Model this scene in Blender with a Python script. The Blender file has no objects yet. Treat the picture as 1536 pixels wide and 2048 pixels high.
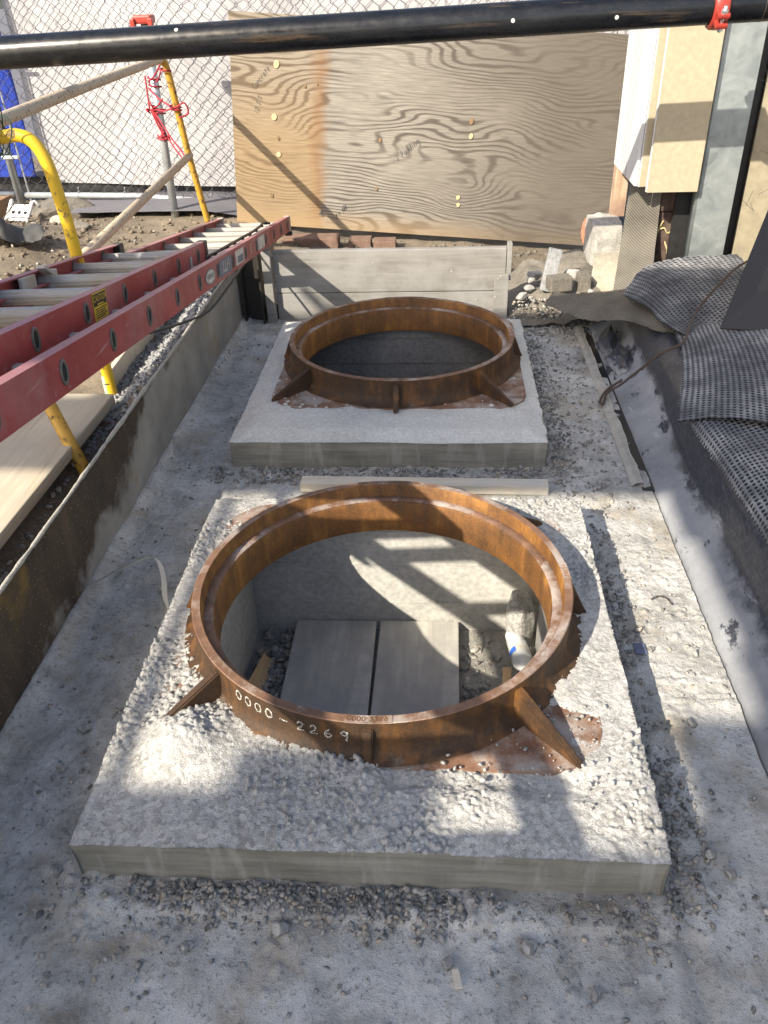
import bpy, bmesh, math, random
import numpy as np
from mathutils import Matrix, Vector
R_ = math.radians
rng = np.random.default_rng(7)
random.seed(7)
S = bpy.context.scene
COL = S.collection

# ---------------------------------------------------------------- camera, sky, sun, exposure
FPX, PITCH, YAW, ROLL, HCAM = 1619.08, 0.5851, 0.0826, -0.0389, 1.5136
fw = np.array([-math.sin(YAW)*math.cos(PITCH), math.cos(YAW)*math.cos(PITCH), -math.sin(PITCH)])
r0 = np.array([math.cos(YAW), math.sin(YAW), 0.0]); u0 = np.cross(r0, fw)
cr = math.cos(ROLL)*r0 + math.sin(ROLL)*u0; cu = -math.sin(ROLL)*r0 + math.cos(ROLL)*u0
cd = bpy.data.cameras.new('camera'); cam = bpy.data.objects.new('camera', cd); COL.objects.link(cam)
cam.matrix_world = Matrix(((cr[0], cu[0], -fw[0], 0), (cr[1], cu[1], -fw[1], 0), (cr[2], cu[2], -fw[2], HCAM), (0, 0, 0, 1)))
cd.sensor_fit = 'VERTICAL'; cd.sensor_height = 36; cd.lens = FPX/2048*36
cd.clip_start = 0.02; cd.clip_end = 500
S.camera = cam

SUN = Vector((0.90, 1.10, -1.0)).normalized()          # the way the light travels
W = bpy.data.worlds.new('World'); S.world = W; W.use_nodes = True
wn = W.node_tree.nodes; wl = W.node_tree.links
sky = wn.new('ShaderNodeTexSky'); sky.sky_type = 'NISHITA'; sky.sun_disc = False
sky.sun_elevation = math.asin(-SUN.z); sky.sun_rotation = math.atan2(-SUN.x, -SUN.y)
sky.air_density = 1.0; sky.dust_density = 2.4; sky.ozone_density = 0.45
wn['Background'].inputs['Strength'].default_value = 0.12
wl.new(sky.outputs[0], wn['Background'].inputs['Color'])
ld = bpy.data.lights.new('sun', 'SUN'); ld.energy = 4.5; ld.angle = R_(0.55); ld.color = (1.0, 0.90, 0.74)
sun = bpy.data.objects.new('sun', ld); COL.objects.link(sun)
sun.rotation_euler = SUN.to_track_quat('-Z', 'Y').to_euler(); sun.location = (-6, -7, 8)
S.view_settings.view_transform = 'Standard'; S.view_settings.look = 'None'
S.view_settings.gamma = 1.0; S.view_settings.exposure = 1.03; S.view_settings.use_curve_mapping = False
S.render.engine = 'CYCLES'
S.cycles.use_denoising = True
S.cycles.max_bounces = 6; S.cycles.transparent_max_bounces = 8

# ---------------------------------------------------------------- numpy noise
def hash2(ix, iy, seed):
    h = (ix*374761393 + iy*668265263 + seed*1442695041) & 0xFFFFFFFF
    h = ((h ^ (h >> 13))*1274126177) & 0xFFFFFFFF
    return ((h ^ (h >> 16)) & 0xFFFF)/65535.0
def vnoise(x, y, seed=0):
    x = np.asarray(x, float); y = np.asarray(y, float)
    ix = np.floor(x).astype(np.int64); iy = np.floor(y).astype(np.int64)
    fx = x-ix; fy = y-iy; fx = fx*fx*(3-2*fx); fy = fy*fy*(3-2*fy)
    a = hash2(ix, iy, seed); b = hash2(ix+1, iy, seed); c = hash2(ix, iy+1, seed); d = hash2(ix+1, iy+1, seed)
    return (a*(1-fx)+b*fx)*(1-fy)+(c*(1-fx)+d*fx)*fy - 0.5
def fbm(x, y, seed=0, oct=4, gain=0.5):
    s = 0; a = 1.0
    for o in range(oct):
        s = s + a*vnoise(x*2**o+17.3*o, y*2**o+9.1*o, seed+o); a *= gain
    return s
def sstep(a, b, x):
    t = np.clip((x-a)/(b-a), 0, 1); return t*t*(3-2*t)

# ---------------------------------------------------------------- object helpers
def tag(o, label=None, cat=None, group=None, kind=None):
    if label: o['label'] = label
    if cat: o['category'] = cat
    if group: o['group'] = group
    if kind: o['kind'] = kind
    return o
def thing(name, loc, label, cat, group=None):
    o = bpy.data.objects.new(name, None); COL.objects.link(o); o.location = loc
    o.empty_display_size = 0.05
    return tag(o, label, cat, group)
def origin(o):
    v = np.zeros(3)
    while o is not None:
        v = v + np.array(o.location); o = o.parent
    return v
def build(name, V, F, mat, parent=None, smooth=False, uv=None, loc=None):
    """One mesh object from world-space vertices."""
    V = np.asarray(V, float)
    if parent is not None: L = origin(parent)
    elif loc is not None: L = np.array(loc, float)
    else:
        mn = V.min(0); mx = V.max(0); L = np.array([(mn[0]+mx[0])/2, (mn[1]+mx[1])/2, mn[2]])
    me = bpy.data.meshes.new(name)
    if isinstance(F, np.ndarray):
        k = F.shape[1]; n = len(F)
        me.vertices.add(len(V)); me.vertices.foreach_set('co', (V-L).astype(np.float32).ravel())
        me.loops.add(n*k); me.loops.foreach_set('vertex_index', F.astype(np.int32).ravel())
        me.polygons.add(n); me.polygons.foreach_set('loop_start', np.arange(0, n*k, k, dtype=np.int32))
        me.polygons.foreach_set('loop_total', np.full(n, k, np.int32))
        me.update(calc_edges=True)
    else:
        me.from_pydata([tuple(v) for v in (V-L)], [], F)
    if uv is not None:
        ul = me.uv_layers.new(name='UVMap')
        li = np.empty(len(me.loops), np.int32); me.loops.foreach_get('vertex_index', li)
        ul.data.foreach_set('uv', np.asarray(uv, np.float32)[li].ravel())
    me.materials.append(mat)
    if smooth: me.polygons.foreach_set('use_smooth', np.ones(len(me.polygons), bool))
    me.update()
    o = bpy.data.objects.new(name, me); COL.objects.link(o)
    if parent is not None: o.parent = parent
    else: o.location = L
    return o
class MB:
    """Collects shapes for one mesh."""
    def __init__(s): s.V = []; s.F = []; s.n = 0
    def add(s, V, F):
        V = np.asarray(V, float); s.V.append(V); b = s.n
        s.F += [tuple(int(i)+b for i in f) for f in F]; s.n += len(V); return s
    def box(s, lo, hi, bev=0.0, M=None):
        V, F = boxvf(lo, hi, bev)
        if M is not None: V = M(V)
        return s.add(V, F)
    def tube(s, pts, r, n=10, cap=True):
        V, F = tubevf(pts, r, n, cap); return s.add(V, F)
    def build(s, name, mat, parent=None, smooth=False, **k):
        return build(name, np.concatenate(s.V), s.F, mat, parent, smooth, **k)
_bc = {}
def boxvf(lo, hi, bev=0.0):
    lo = np.array(lo, float); hi = np.array(hi, float)
    if bev <= 0:
        V = np.array([[x, y, z] for x in (lo[0], hi[0]) for y in (lo[1], hi[1]) for z in (lo[2], hi[2])])
        F = [(0, 1, 3, 2), (4, 6, 7, 5), (0, 4, 5, 1), (2, 3, 7, 6), (0, 2, 6, 4), (1, 5, 7, 3)]
        return V, F
    bm = bmesh.new(); bmesh.ops.create_cube(bm, size=1.0)
    c = (lo+hi)/2; d = hi-lo
    for v in bm.verts: v.co = Vector((v.co.x*d[0]+c[0], v.co.y*d[1]+c[1], v.co.z*d[2]+c[2]))
    bmesh.ops.bevel(bm, geom=list(bm.edges), offset=min(bev, min(d)*0.45), segments=2, affect='EDGES', profile=0.6)
    bm.verts.ensure_lookup_table()
    V = np.array([v.co[:] for v in bm.verts]); F = [tuple(v.index for v in f.verts) for f in bm.faces]; bm.free()
    return V, F
def tubevf(pts, r, n=10, cap=True):
    P = np.asarray(pts, float); m = len(P)
    r = np.broadcast_to(np.asarray(r, float), (m,))
    T = np.gradient(P, axis=0); T /= np.linalg.norm(T, axis=1)[:, None]+1e-12
    a = np.array([0, 0, 1.0]) if abs(T[0][2]) < 0.9 else np.array([1.0, 0, 0])
    u = np.cross(a, T[0]); u /= np.linalg.norm(u); V = []
    for i in range(m):
        u = u - T[i]*np.dot(u, T[i]); u /= np.linalg.norm(u)+1e-12
        w = np.cross(T[i], u)
        for k in range(n):
            t = 2*math.pi*k/n; V.append(P[i]+r[i]*(math.cos(t)*u+math.sin(t)*w))
    F = []
    for i in range(m-1):
        for k in range(n):
            k2 = (k+1) % n; F.append((i*n+k, i*n+k2, (i+1)*n+k2, (i+1)*n+k))
    if cap:
        F.append(tuple(range(n))[::-1]); F.append(tuple((m-1)*n+k for k in range(n)))
    return np.array(V), F
def spline(ctrl, n=24):
    """Catmull-Rom through the control points."""
    C = np.asarray(ctrl, float); C = np.vstack([2*C[0]-C[1], C, 2*C[-1]-C[-2]]); out = []
    m = len(C)-3
    for i in range(m):
        p0, p1, p2, p3 = C[i:i+4]
        for t in np.linspace(0, 1, n, endpoint=(i == m-1)):
            out.append(0.5*((2*p1)+(-p0+p2)*t+(2*p0-5*p1+4*p2-p3)*t*t+(-p0+3*p1-3*p2+p3)*t**3))
    return np.array(out)
def lathe(prof, n=128, c=(0, 0, 0)):
    prof = np.asarray(prof, float); m = len(prof); t = np.linspace(0, 2*np.pi, n, endpoint=False)
    V = np.stack([np.outer(np.cos(t), prof[:, 0]), np.outer(np.sin(t), prof[:, 0]), np.tile(prof[:, 1], (n, 1))], -1).reshape(-1, 3)+np.array(c)
    F = []
    for i in range(n):
        j = (i+1) % n
        for k in range(m-1): F.append((i*m+k, j*m+k, j*m+k+1, i*m+k+1))
    return V, F
def gridvf(X, Y, Z, keep=None):
    ny, nx = X.shape
    V = np.stack([X, Y, Z], -1).reshape(-1, 3)
    i = np.arange(ny*nx).reshape(ny, nx)
    F = np.stack([i[:-1, :-1], i[:-1, 1:], i[1:, 1:], i[1:, :-1]], -1).reshape(-1, 4)
    if keep is not None: F = F[keep.reshape(-1)]
    return V, F
def hfield(x0, x1, y0, y1, step, fz):
    xs = np.linspace(x0, x1, max(2, int(round((x1-x0)/step))+1)); ys = np.linspace(y0, y1, max(2, int(round((y1-y0)/step))+1))
    X, Y = np.meshgrid(xs, ys); return X, Y, fz(X, Y)
def rockproto(k):
    r = np.random.default_rng(100+k); bm = bmesh.new(); bmesh.ops.create_icosphere(bm, subdivisions=1, radius=1)
    V = np.array([v.co[:] for v in bm.verts]); F = np.array([[v.index for v in f.verts] for f in bm.faces]); bm.free()
    V = V*(1+0.25*(r.random((len(V), 1))-0.5))
    for _ in range(9):
        n = r.normal(size=3); n /= np.linalg.norm(n); V = V-np.outer(np.maximum(V@n-r.uniform(0.34, 0.62), 0), n)
    V = V*1.3; V[:, 2] *= r.uniform(0.55, 0.9); V[:, 0] *= r.uniform(0.9, 1.3)
    return V, F
PROTO = [rockproto(k) for k in range(8)]
def rocks(P, sizes, sink=0.25, seed=1):
    """Many small stones in one mesh, positions P (n,3)."""
    r = np.random.default_rng(seed); VV = []; FF = []; b = 0
    for p, s in zip(P, sizes):
        V, F = PROTO[r.integers(8)]; q = r.normal(size=4); q /= np.linalg.norm(q); w, x, y, z = q
        M = np.array([[1-2*(y*y+z*z), 2*(x*y-z*w), 2*(x*z+y*w)], [2*(x*y+z*w), 1-2*(x*x+z*z), 2*(y*z-x*w)], [2*(x*z-y*w), 2*(y*z+x*w), 1-2*(x*x+y*y)]])
        U = V@M.T*s; U[:, 2] *= 0.8; VV.append(U+p+np.array([0, 0, s*(0.6-sink)])); FF.append(F+b); b += len(V)
    return np.concatenate(VV), np.concatenate(FF)
def bigrock(name, c, size, seed, mat, label, cat='stone', group=None, chunky=0.35, rot=0.0, parent=None):
    r = np.random.default_rng(seed); bm = bmesh.new(); bmesh.ops.create_icosphere(bm, subdivisions=3, radius=1)
    V = np.array([v.co[:] for v in bm.verts]); F = [tuple(v.index for v in f.verts) for f in bm.faces]; bm.free()
    for _ in range(9):                                   # cut flat facets
        n = r.normal(size=3); n /= np.linalg.norm(n); d = r.uniform(0.55, 0.85)
        h = V@n; V = V-np.outer(np.maximum(h-d, 0), n)
    V = V*(1+chunky*0.3*fbm(V[:, 0]*2.5+seed, V[:, 1]*2.5+V[:, 2]*1.7, seed)[:, None])
    V = V*np.array(size)/2; ca, sa = math.cos(rot), math.sin(rot)
    V = V@np.array([[ca, -sa, 0], [sa, ca, 0], [0, 0, 1]]).T; V[:, 2] -= V[:, 2].min()
    o = build(name, V+np.array(c), F, mat, parent)
    if parent is None: tag(o, label, cat, group)
    return o
def text_vf(s, size, o, ux, uy, n=None, align='CENTER', depth=0.0):
    """Lettering as flat faces in the plane o + a*ux + b*uy."""
    cu_ = bpy.data.curves.new('t', 'FONT'); cu_.body = s; cu_.size = size; cu_.align_x = align; cu_.align_y = 'CENTER'
    cu_.resolution_u = 3; cu_.extrude = depth
    ob = bpy.data.objects.new('t', cu_); COL.objects.link(ob)
    dg = bpy.context.evaluated_depsgraph_get(); dg.update(); me = bpy.data.meshes.new_from_object(ob.evaluated_get(dg))
    V = np.array([v.co[:] for v in me.vertices]); F = [tuple(p.vertices) for p in me.polygons]
    bpy.data.objects.remove(ob); bpy.data.curves.remove(cu_); bpy.data.meshes.remove(me)
    if n is None: n = np.cross(ux, uy)
    return np.asarray(o)+np.outer(V[:, 0], ux)+np.outer(V[:, 1], uy)+np.outer(V[:, 2], n), F, V

# ---------------------------------------------------------------- material helpers
class NT:
    def __init__(s, name):
        s.m = bpy.data.materials.new(name); s.m.use_nodes = True; s.t = s.m.node_tree; s.N = s.t.nodes; s.b = s.N['Principled BSDF']
        s.tc = s.N.new('ShaderNodeTexCoord')
    def L(s, a, b): s.t.links.new(a, b)
    def coord(s, scale=(1, 1, 1), kind='Object', loc=(0, 0, 0), rot=(0, 0, 0)):
        mp = s.N.new('ShaderNodeMapping'); mp.inputs['Scale'].default_value = scale; mp.inputs['Location'].default_value = loc; mp.inputs['Rotation'].default_value = rot
        s.L(s.tc.outputs[kind], mp.inputs[0]); return mp.outputs[0]
    def noise(s, scale, detail=5, rough=0.55, co=None, dist=0.0, out=0):
        n = s.N.new('ShaderNodeTexNoise'); n.inputs['Scale'].default_value = scale; n.inputs['Detail'].default_value = detail
        n.inputs['Roughness'].default_value = rough; n.inputs['Distortion'].default_value = dist
        s.L(co if co is not None else s.tc.outputs['Object'], n.inputs['Vector']); return n.outputs[out]
    def voro(s, scale, co=None, feature='F1', out='Distance'):
        n = s.N.new('ShaderNodeTexVoronoi'); n.feature = feature; n.inputs['Scale'].default_value = scale
        s.L(co if co is not None else s.tc.outputs['Object'], n.inputs['Vector']); return n.outputs[out]
    def ramp(s, fac, stops, interp='LINEAR'):
        r = s.N.new('ShaderNodeValToRGB'); r.color_ramp.interpolation = interp
        while len(r.color_ramp.elements) < len(stops): r.color_ramp.elements.new(0.5)
        for e, (p, c) in zip(r.color_ramp.elements, stops):
            e.position = p; e.color = (*c, 1) if not isinstance(c, (int, float)) else (c, c, c, 1)
        s.L(fac, r.inputs[0]); return r.outputs[0]
    def mix(s, fac, a, b, mode='MIX'):
        m = s.N.new('ShaderNodeMix'); m.data_type = 'RGBA'; m.blend_type = mode
        for sock, v in ((m.inputs[0], fac), (m.inputs[6], a), (m.inputs[7], b)):
            if isinstance(v, (int, float)): sock.default_value = v
            elif isinstance(v, tuple): sock.default_value = (*v, 1)
            else: s.L(v, sock)
        return m.outputs[2]
    def math(s, op, a, b=0.0, c=None):
        m = s.N.new('ShaderNodeMath'); m.operation = op
        for sock, v in zip(m.inputs, (a, b, c)):
            if v is None: continue
            if isinstance(v, (int, float)): sock.default_value = v
            else: s.L(v, sock)
        return m.outputs[0]
    def sep(s, co):
        n = s.N.new('ShaderNodeSeparateXYZ'); s.L(co, n.inputs[0]); return n.outputs
    def comb(s, x, y, z):
        n = s.N.new('ShaderNodeCombineXYZ')
        for sock, v in zip(n.inputs, (x, y, z)):
            if isinstance(v, (int, float)): sock.default_value = v
            else: s.L(v, sock)
        return n.outputs[0]
    def bump(s, h, strength=0.5, dist=0.01, prev=None):
        b = s.N.new('ShaderNodeBump'); b.inputs['Strength'].default_value = strength; b.inputs['Distance'].default_value = dist
        s.L(h, b.inputs['Height'])
        if prev is not None: s.L(prev, b.inputs['Normal'])
        s.L(b.outputs[0], s.b.inputs['Normal']); return b.outputs[0]
    def done(s, col=None, rough=0.8, metal=0.0, spec=None):
        if col is not None:
            if isinstance(col, tuple): s.b.inputs['Base Color'].default_value = (*col, 1)
            else: s.L(col, s.b.inputs['Base Color'])
        if isinstance(rough, (int, float)): s.b.inputs['Roughness'].default_value = rough
        else: s.L(rough, s.b.inputs['Roughness'])
        s.b.inputs['Metallic'].default_value = metal
        if spec is not None: s.b.inputs['Specular IOR Level'].default_value = spec
        return s.m
def plain(name, col, rough=0.7, metal=0.0, var=0.25, scale=30, bump=0.15):
    n = NT(name); a = n.noise(scale, 4); c = n.ramp(a, [(0.3, tuple(x*(1-var) for x in col)), (0.7, tuple(min(1, x*(1+var)) for x in col))])
    if bump: n.bump(a, bump, 0.004)
    return n.done(c, rough, metal)
def concrete(name, lo, hi, stain=None, scale=6, fine=120, bump=0.5, rough=0.92, pits=False):
    n = NT(name); a = n.noise(scale, 7, 0.62); f = n.noise(fine, 3, 0.6)
    c = n.ramp(a, [(0.32, lo), (0.68, hi)])
    c = n.mix(0.35, c, n.ramp(f, [(0.3, tuple(x*0.55 for x in lo)), (0.7, tuple(min(1, x*1.2) for x in hi))]))
    if stain:
        s2 = n.ramp(n.noise(2.3, 5, 0.65), [(0.54, 0.0), (0.68, 1.0)]); c = n.mix(n.math('MULTIPLY', s2, 0.65), c, stain)
    h = n.math('ADD', n.math('MULTIPLY', a, 0.6), n.math('MULTIPLY', f, 0.5))
    n.bump(h, bump, 0.006)
    return n.done(c, rough)
def wood(name, lo, hi, grain=(3, 60, 60), rough=0.8, dirt=None, bump=0.25, dscale=4):
    n = NT(name); co = n.coord(grain); g = n.noise(1.0, 6, 0.6, co, dist=0.6); w = n.noise(1.0, 3, 0.5, n.coord(tuple(x*0.22 for x in grain)))
    c = n.ramp(n.math('ADD', n.math('MULTIPLY', g, 0.6), n.math('MULTIPLY', w, 0.4)), [(0.35, lo), (0.62, hi)])
    if dirt: c = n.mix(n.ramp(n.noise(dscale, 6, 0.65), [(0.42, 0.0), (0.62, 0.8)]), c, dirt)
    n.bump(g, bump, 0.003); return n.done(c, rough)
def paint(name, base, worn, rust=None, amount=0.5, scale=9, rough=0.45, stretch=(1, 1, 1)):
    n = NT(name); co = n.coord(stretch); a = n.noise(scale, 8, 0.68, co); k = n.ramp(a, [(amount, 0.0), (amount+0.07, 1.0)])
    v = n.noise(3.0, 4, 0.5); c0 = n.mix(n.ramp(v, [(0.35, 0.0), (0.7, 0.35)]), base, worn)
    c = n.mix(k, c0, rust if rust else worn); f = n.noise(90, 3)
    n.bump(n.math('ADD', n.math('MULTIPLY', k, -0.3), n.math('MULTIPLY', f, 0.15)), 0.3, 0.002)
    return n.done(c, n.math('ADD', n.math('MULTIPLY', k, 0.35), rough))

M = {}
M['floor_old'] = concrete('trench_floor_concrete', (0.27, 0.268, 0.262), (0.56, 0.555, 0.545), stain=(0.40, 0.35, 0.275), scale=7, fine=95, bump=1.0)
def popcorn_mat():
    n = NT('rough_concrete'); a = n.noise(3.5, 7, 0.65); v = n.voro(105, out='Color'); f = n.noise(260, 4, 0.7); m_ = n.noise(40, 5, 0.7)
    t = n.math('ADD', n.math('MULTIPLY', a, 0.45), n.math('ADD', n.math('MULTIPLY', n.sep(v)[0], 0.22), n.math('MULTIPLY', m_, 0.33)))
    c = n.ramp(t, [(0.36, (0.29, 0.283, 0.267)), (0.50, (0.46, 0.452, 0.43)), (0.64, (0.58, 0.571, 0.545))])
    c = n.mix(n.ramp(f, [(0.54, 0.0), (0.68, 0.6)]), c, (0.15, 0.147, 0.14))
    n.bump(n.math('ADD', f, n.math('MULTIPLY', m_, 0.8)), 0.8, 0.006); return n.done(c, 0.94)
M['popcorn'] = popcorn_mat()
M['trowel'] = concrete('trowelled_concrete', (0.44, 0.435, 0.405), (0.62, 0.61, 0.575), scale=4, fine=90, bump=0.10)
M['pitwall'] = concrete('formed_pit_concrete', (0.34, 0.337, 0.315), (0.55, 0.545, 0.51), scale=3.5, fine=60, bump=0.25)
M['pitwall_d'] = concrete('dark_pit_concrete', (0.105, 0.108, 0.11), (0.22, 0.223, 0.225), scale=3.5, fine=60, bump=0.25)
M['pitfloor'] = concrete('pit_dirt', (0.19, 0.182, 0.165), (0.36, 0.35, 0.32), scale=9, fine=110, bump=0.9)
M['lump'] = concrete('concrete_lump', (0.27, 0.26, 0.24), (0.46, 0.45, 0.42), scale=14, fine=120, bump=0.9)
M['gravel'] = concrete('crushed_gravel', (0.16, 0.165, 0.17), (0.36, 0.365, 0.37), scale=25, fine=140, bump=0.4)
M['pebble'] = concrete('pebbles', (0.20, 0.20, 0.195), (0.42, 0.41, 0.39), scale=22, fine=160, bump=0.4)
def stone_mat(name, k):
    n = NT(name); v = n.sep(n.voro(62, out='Color'))[0]; f = n.noise(150, 4, 0.7)
    c = n.ramp(v, [(0.0, (0.13*k, 0.128*k, 0.12*k)), (0.35, (0.27*k, 0.265*k, 0.25*k)), (0.7, (0.40*k, 0.39*k, 0.365*k)), (0.9, (0.42*k, 0.36*k, 0.28*k)), (1.0, (0.55*k, 0.53*k, 0.49*k))])
    c = n.mix(n.ramp(f, [(0.5, 0.0), (0.7, 0.5)]), c, (0.14*k, 0.135*k, 0.125*k)); n.bump(f, 0.6, 0.004); return n.done(c, 0.92)
M['pebble'] = stone_mat('pebbles', 1.0)
M['paleStone'] = concrete('pale_stone', (0.28, 0.255, 0.21), (0.46, 0.425, 0.36), scale=16, fine=120, bump=0.6)
M['soil'] = concrete('sandy_soil', (0.085, 0.068, 0.05), (0.25, 0.205, 0.148), scale=5, fine=90, bump=0.9)
M['pavement'] = concrete('street_pavement', (0.10, 0.10, 0.12), (0.17, 0.165, 0.18), scale=3, fine=120, bump=0.4)
M['crust'] = concrete('cement_crust', (0.30, 0.285, 0.25), (0.46, 0.44, 0.39), scale=20, fine=150, bump=0.6)
M['rubble'] = concrete('old_masonry', (0.085, 0.078, 0.064), (0.21, 0.19, 0.16), scale=7, fine=70, bump=1.0)
M['brick'] = concrete('old_brick', (0.13, 0.075, 0.058), (0.25, 0.165, 0.125), scale=14, fine=100, bump=0.7)

def floor_mat():
    n = NT('trench_floor_cement'); a = n.noise(2.6, 8, 0.68); b = n.noise(9, 8, 0.7, dist=0.4); f = n.noise(85, 5, 0.72); g = n.noise(330, 3, 0.7)
    c = n.ramp(n.math('ADD', n.math('MULTIPLY', a, 0.45), n.math('MULTIPLY', b, 0.55)), [(0.35, (0.20, 0.192, 0.172)), (0.46, (0.42, 0.412, 0.388)), (0.58, (0.62, 0.612, 0.585))])
    c = n.mix(n.ramp(f, [(0.55, 0.0), (0.66, 0.75)]), c, (0.17, 0.163, 0.15)); c = n.mix(n.ramp(f, [(0.30, 0.6), (0.42, 0.0)]), c, (0.57, 0.565, 0.55))
    c = n.mix(n.ramp(g, [(0.56, 0.0), (0.7, 0.6)]), c, (0.11, 0.107, 0.10))
    c = n.mix(n.ramp(n.noise(4.2, 7, 0.7, n.coord((1, 1, 1), loc=(4, 2, 1))), [(0.53, 0.0), (0.64, 0.6)]), c, (0.37, 0.31, 0.22))
    h = n.math('ADD', n.math('MULTIPLY', b, 0.8), n.math('ADD', n.math('MULTIPLY', f, 0.7), n.math('MULTIPLY', g, 0.25))); n.bump(h, 0.8, 0.012); return n.done(c, 0.93)
M['floor'] = floor_mat()
M['crumb'] = stone_mat('damp_mortar_crumbs', 0.85)
def side_concrete():
    n = NT('formed_side_concrete'); g = n.noise(1.0, 6, 0.6, n.coord((4, 4, 50))); a = n.noise(5, 5, 0.6); d = n.noise(1.0, 4, 0.6, n.coord((28, 28, 4)))
    c = n.ramp(n.math('ADD', n.math('MULTIPLY', g, 0.5), n.math('MULTIPLY', a, 0.5)), [(0.36, (0.13, 0.127, 0.105)), (0.66, (0.30, 0.29, 0.25))])
    c = n.mix(n.ramp(d, [(0.55, 0.0), (0.66, 0.45)]), c, (0.38, 0.37, 0.34))
    pit = n.ramp(n.voro(55), [(0.0, 1.0), (0.12, 0.0)]); c = n.mix(n.math('MULTIPLY', pit, 0.5), c, (0.09, 0.085, 0.075))
    n.bump(n.math('SUBTRACT', n.math('MULTIPLY', g, 0.4), n.math('MULTIPLY', pit, 0.5)), 0.35, 0.004); return n.done(c, 0.85)
M['side'] = side_concrete()

def rust(name, dark, mid, bright, dust, dustamt=0.62, rough=0.7):
    n = NT(name); a = n.noise(4.5, 8, 0.66); v = n.noise(1.0, 6, 0.6, n.coord((26, 26, 3))); f = n.noise(170, 3, 0.6)
    t = n.math('ADD', n.math('MULTIPLY', a, 0.62), n.math('MULTIPLY', v, 0.38))
    c = n.ramp(t, [(0.38, dark), (0.5, mid), (0.62, bright)])
    c = n.mix(0.25, c, n.ramp(f, [(0.3, dark), (0.75, bright)]))
    dd = n.ramp(n.noise(7.5, 8, 0.72), [(dustamt, 0.0), (dustamt+0.14, 0.75)])
    up = n.N.new('ShaderNodeNewGeometry'); nz = n.sep(up.outputs['Normal'])[2]
    c = n.mix(n.math('MULTIPLY', dd, n.math('ADD', 0.35, n.math('MULTIPLY', nz, 0.5))), c, dust)
    n.bump(n.math('ADD', n.math('MULTIPLY', a, 0.4), n.math('MULTIPLY', f, 0.5)), 0.4, 0.003); return n.done(c, rough)
M['rust'] = rust('rusted_cast_iron', (0.034, 0.014, 0.004), (0.13, 0.052, 0.010), (0.33, 0.15, 0.030), (0.30, 0.25, 0.19), 0.68)  # inside copy, kept brighter orange for the sun that falls there
M['rust_out'] = rust('weathered_shaded_iron', (0.014, 0.009, 0.006), (0.038, 0.020, 0.009), (0.19, 0.08, 0.017), (0.28, 0.245, 0.20), 0.62)  # outside copy: blackish patina, with the shade there darkened in
M['rim'] = rust('worn_iron_rim', (0.07, 0.038, 0.024), (0.165, 0.085, 0.048), (0.26, 0.155, 0.10), (0.46, 0.43, 0.40), 0.5)
M['flange'] = rust('rusty_flange', (0.085, 0.042, 0.024), (0.19, 0.098, 0.058), (0.31, 0.185, 0.125), (0.41, 0.385, 0.35), 0.45, 0.88)

def plate_mat():
    n = NT('cement_smeared_steel'); co = n.sep(n.tc.outputs['Object'])
    a = n.noise(3.0, 8, 0.65); s = n.noise(1.0, 6, 0.6, n.coord((20, 20, 5), rot=(0.5, 0, 0)))
    brown = n.ramp(n.math('ADD', n.math('MULTIPLY', a, 0.5), n.math('MULTIPLY', s, 0.5)), [(0.36, (0.022, 0.016, 0.011)), (0.56, (0.062, 0.043, 0.027)), (0.7, (0.13, 0.09, 0.05))])
    sp = n.ramp(n.noise(140, 4, 0.7), [(0.62, 0.0), (0.68, 0.8)]); brown = n.mix(sp, brown, (0.34, 0.31, 0.26))
    grey = n.ramp(n.noise(5, 6, 0.6), [(0.3, (0.17, 0.165, 0.15)), (0.7, (0.31, 0.30, 0.275))])
    # cement film: everywhere far along the plate, and along its foot
    f = n.math('ADD', n.math('MULTIPLY', co[1], 0.62), n.math('MULTIPLY', co[2], -2.3)); f = n.math('ADD', f, n.math('MULTIPLY', n.math('SUBTRACT', a, 0.5), 1.7))
    k = n.ramp(n.math('ADD', f, 0.72), [(0.3, 0.0), (0.5, 1.0)])
    c = n.mix(k, brown, grey)
    yel = n.ramp(n.noise(3.2, 6, 0.6, n.coord((1, 1, 1), loc=(3, 0.4, 0))), [(0.58, 0.0), (0.66, 1.0)])
    c = n.mix(n.math('MULTIPLY', yel, 0.45), c, (0.23, 0.15, 0.03))
    n.bump(n.math('ADD', s, n.math('MULTIPLY', sp, 0.6)), 0.35, 0.004); return n.done(c, 0.72)
M['plate'] = plate_mat()
M['darksteel'] = paint('dark_steel', (0.025, 0.022, 0.02), (0.06, 0.05, 0.042), (0.10, 0.06, 0.035), 0.6)
M['wood_grey'] = wood('weathered_boards', (0.15, 0.143, 0.13), (0.25, 0.242, 0.225), (4, 30, 45), dirt=(0.28, 0.275, 0.265), dscale=5, bump=0.12)
M['wood_dark'] = wood('stained_boards', (0.10, 0.085, 0.065), (0.22, 0.195, 0.16), (5, 40, 60), dirt=(0.27, 0.255, 0.23))
M['lumber'] = wood('pale_lumber', (0.36, 0.30, 0.21), (0.56, 0.49, 0.38), (60, 3, 60), dirt=(0.42, 0.38, 0.31))
M['lath'] = wood('new_lath', (0.50, 0.43, 0.32), (0.70, 0.63, 0.51), (4, 70, 70), dirt=(0.52, 0.49, 0.43))
M['pitplank'] = wood('dusty_planks', (0.36, 0.345, 0.31), (0.54, 0.52, 0.475), (40, 3, 40), dirt=(0.33, 0.325, 0.315), dscale=9, bump=0.35)
M['stick'] = wood('yellow_stick', (0.50, 0.33, 0.17), (0.68, 0.47, 0.26), (50, 6, 50))
M['stud_wood'] = wood('old_stud', (0.30, 0.21, 0.14), (0.50, 0.38, 0.27), (40, 40, 5), dirt=(0.22, 0.13, 0.10))
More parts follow.
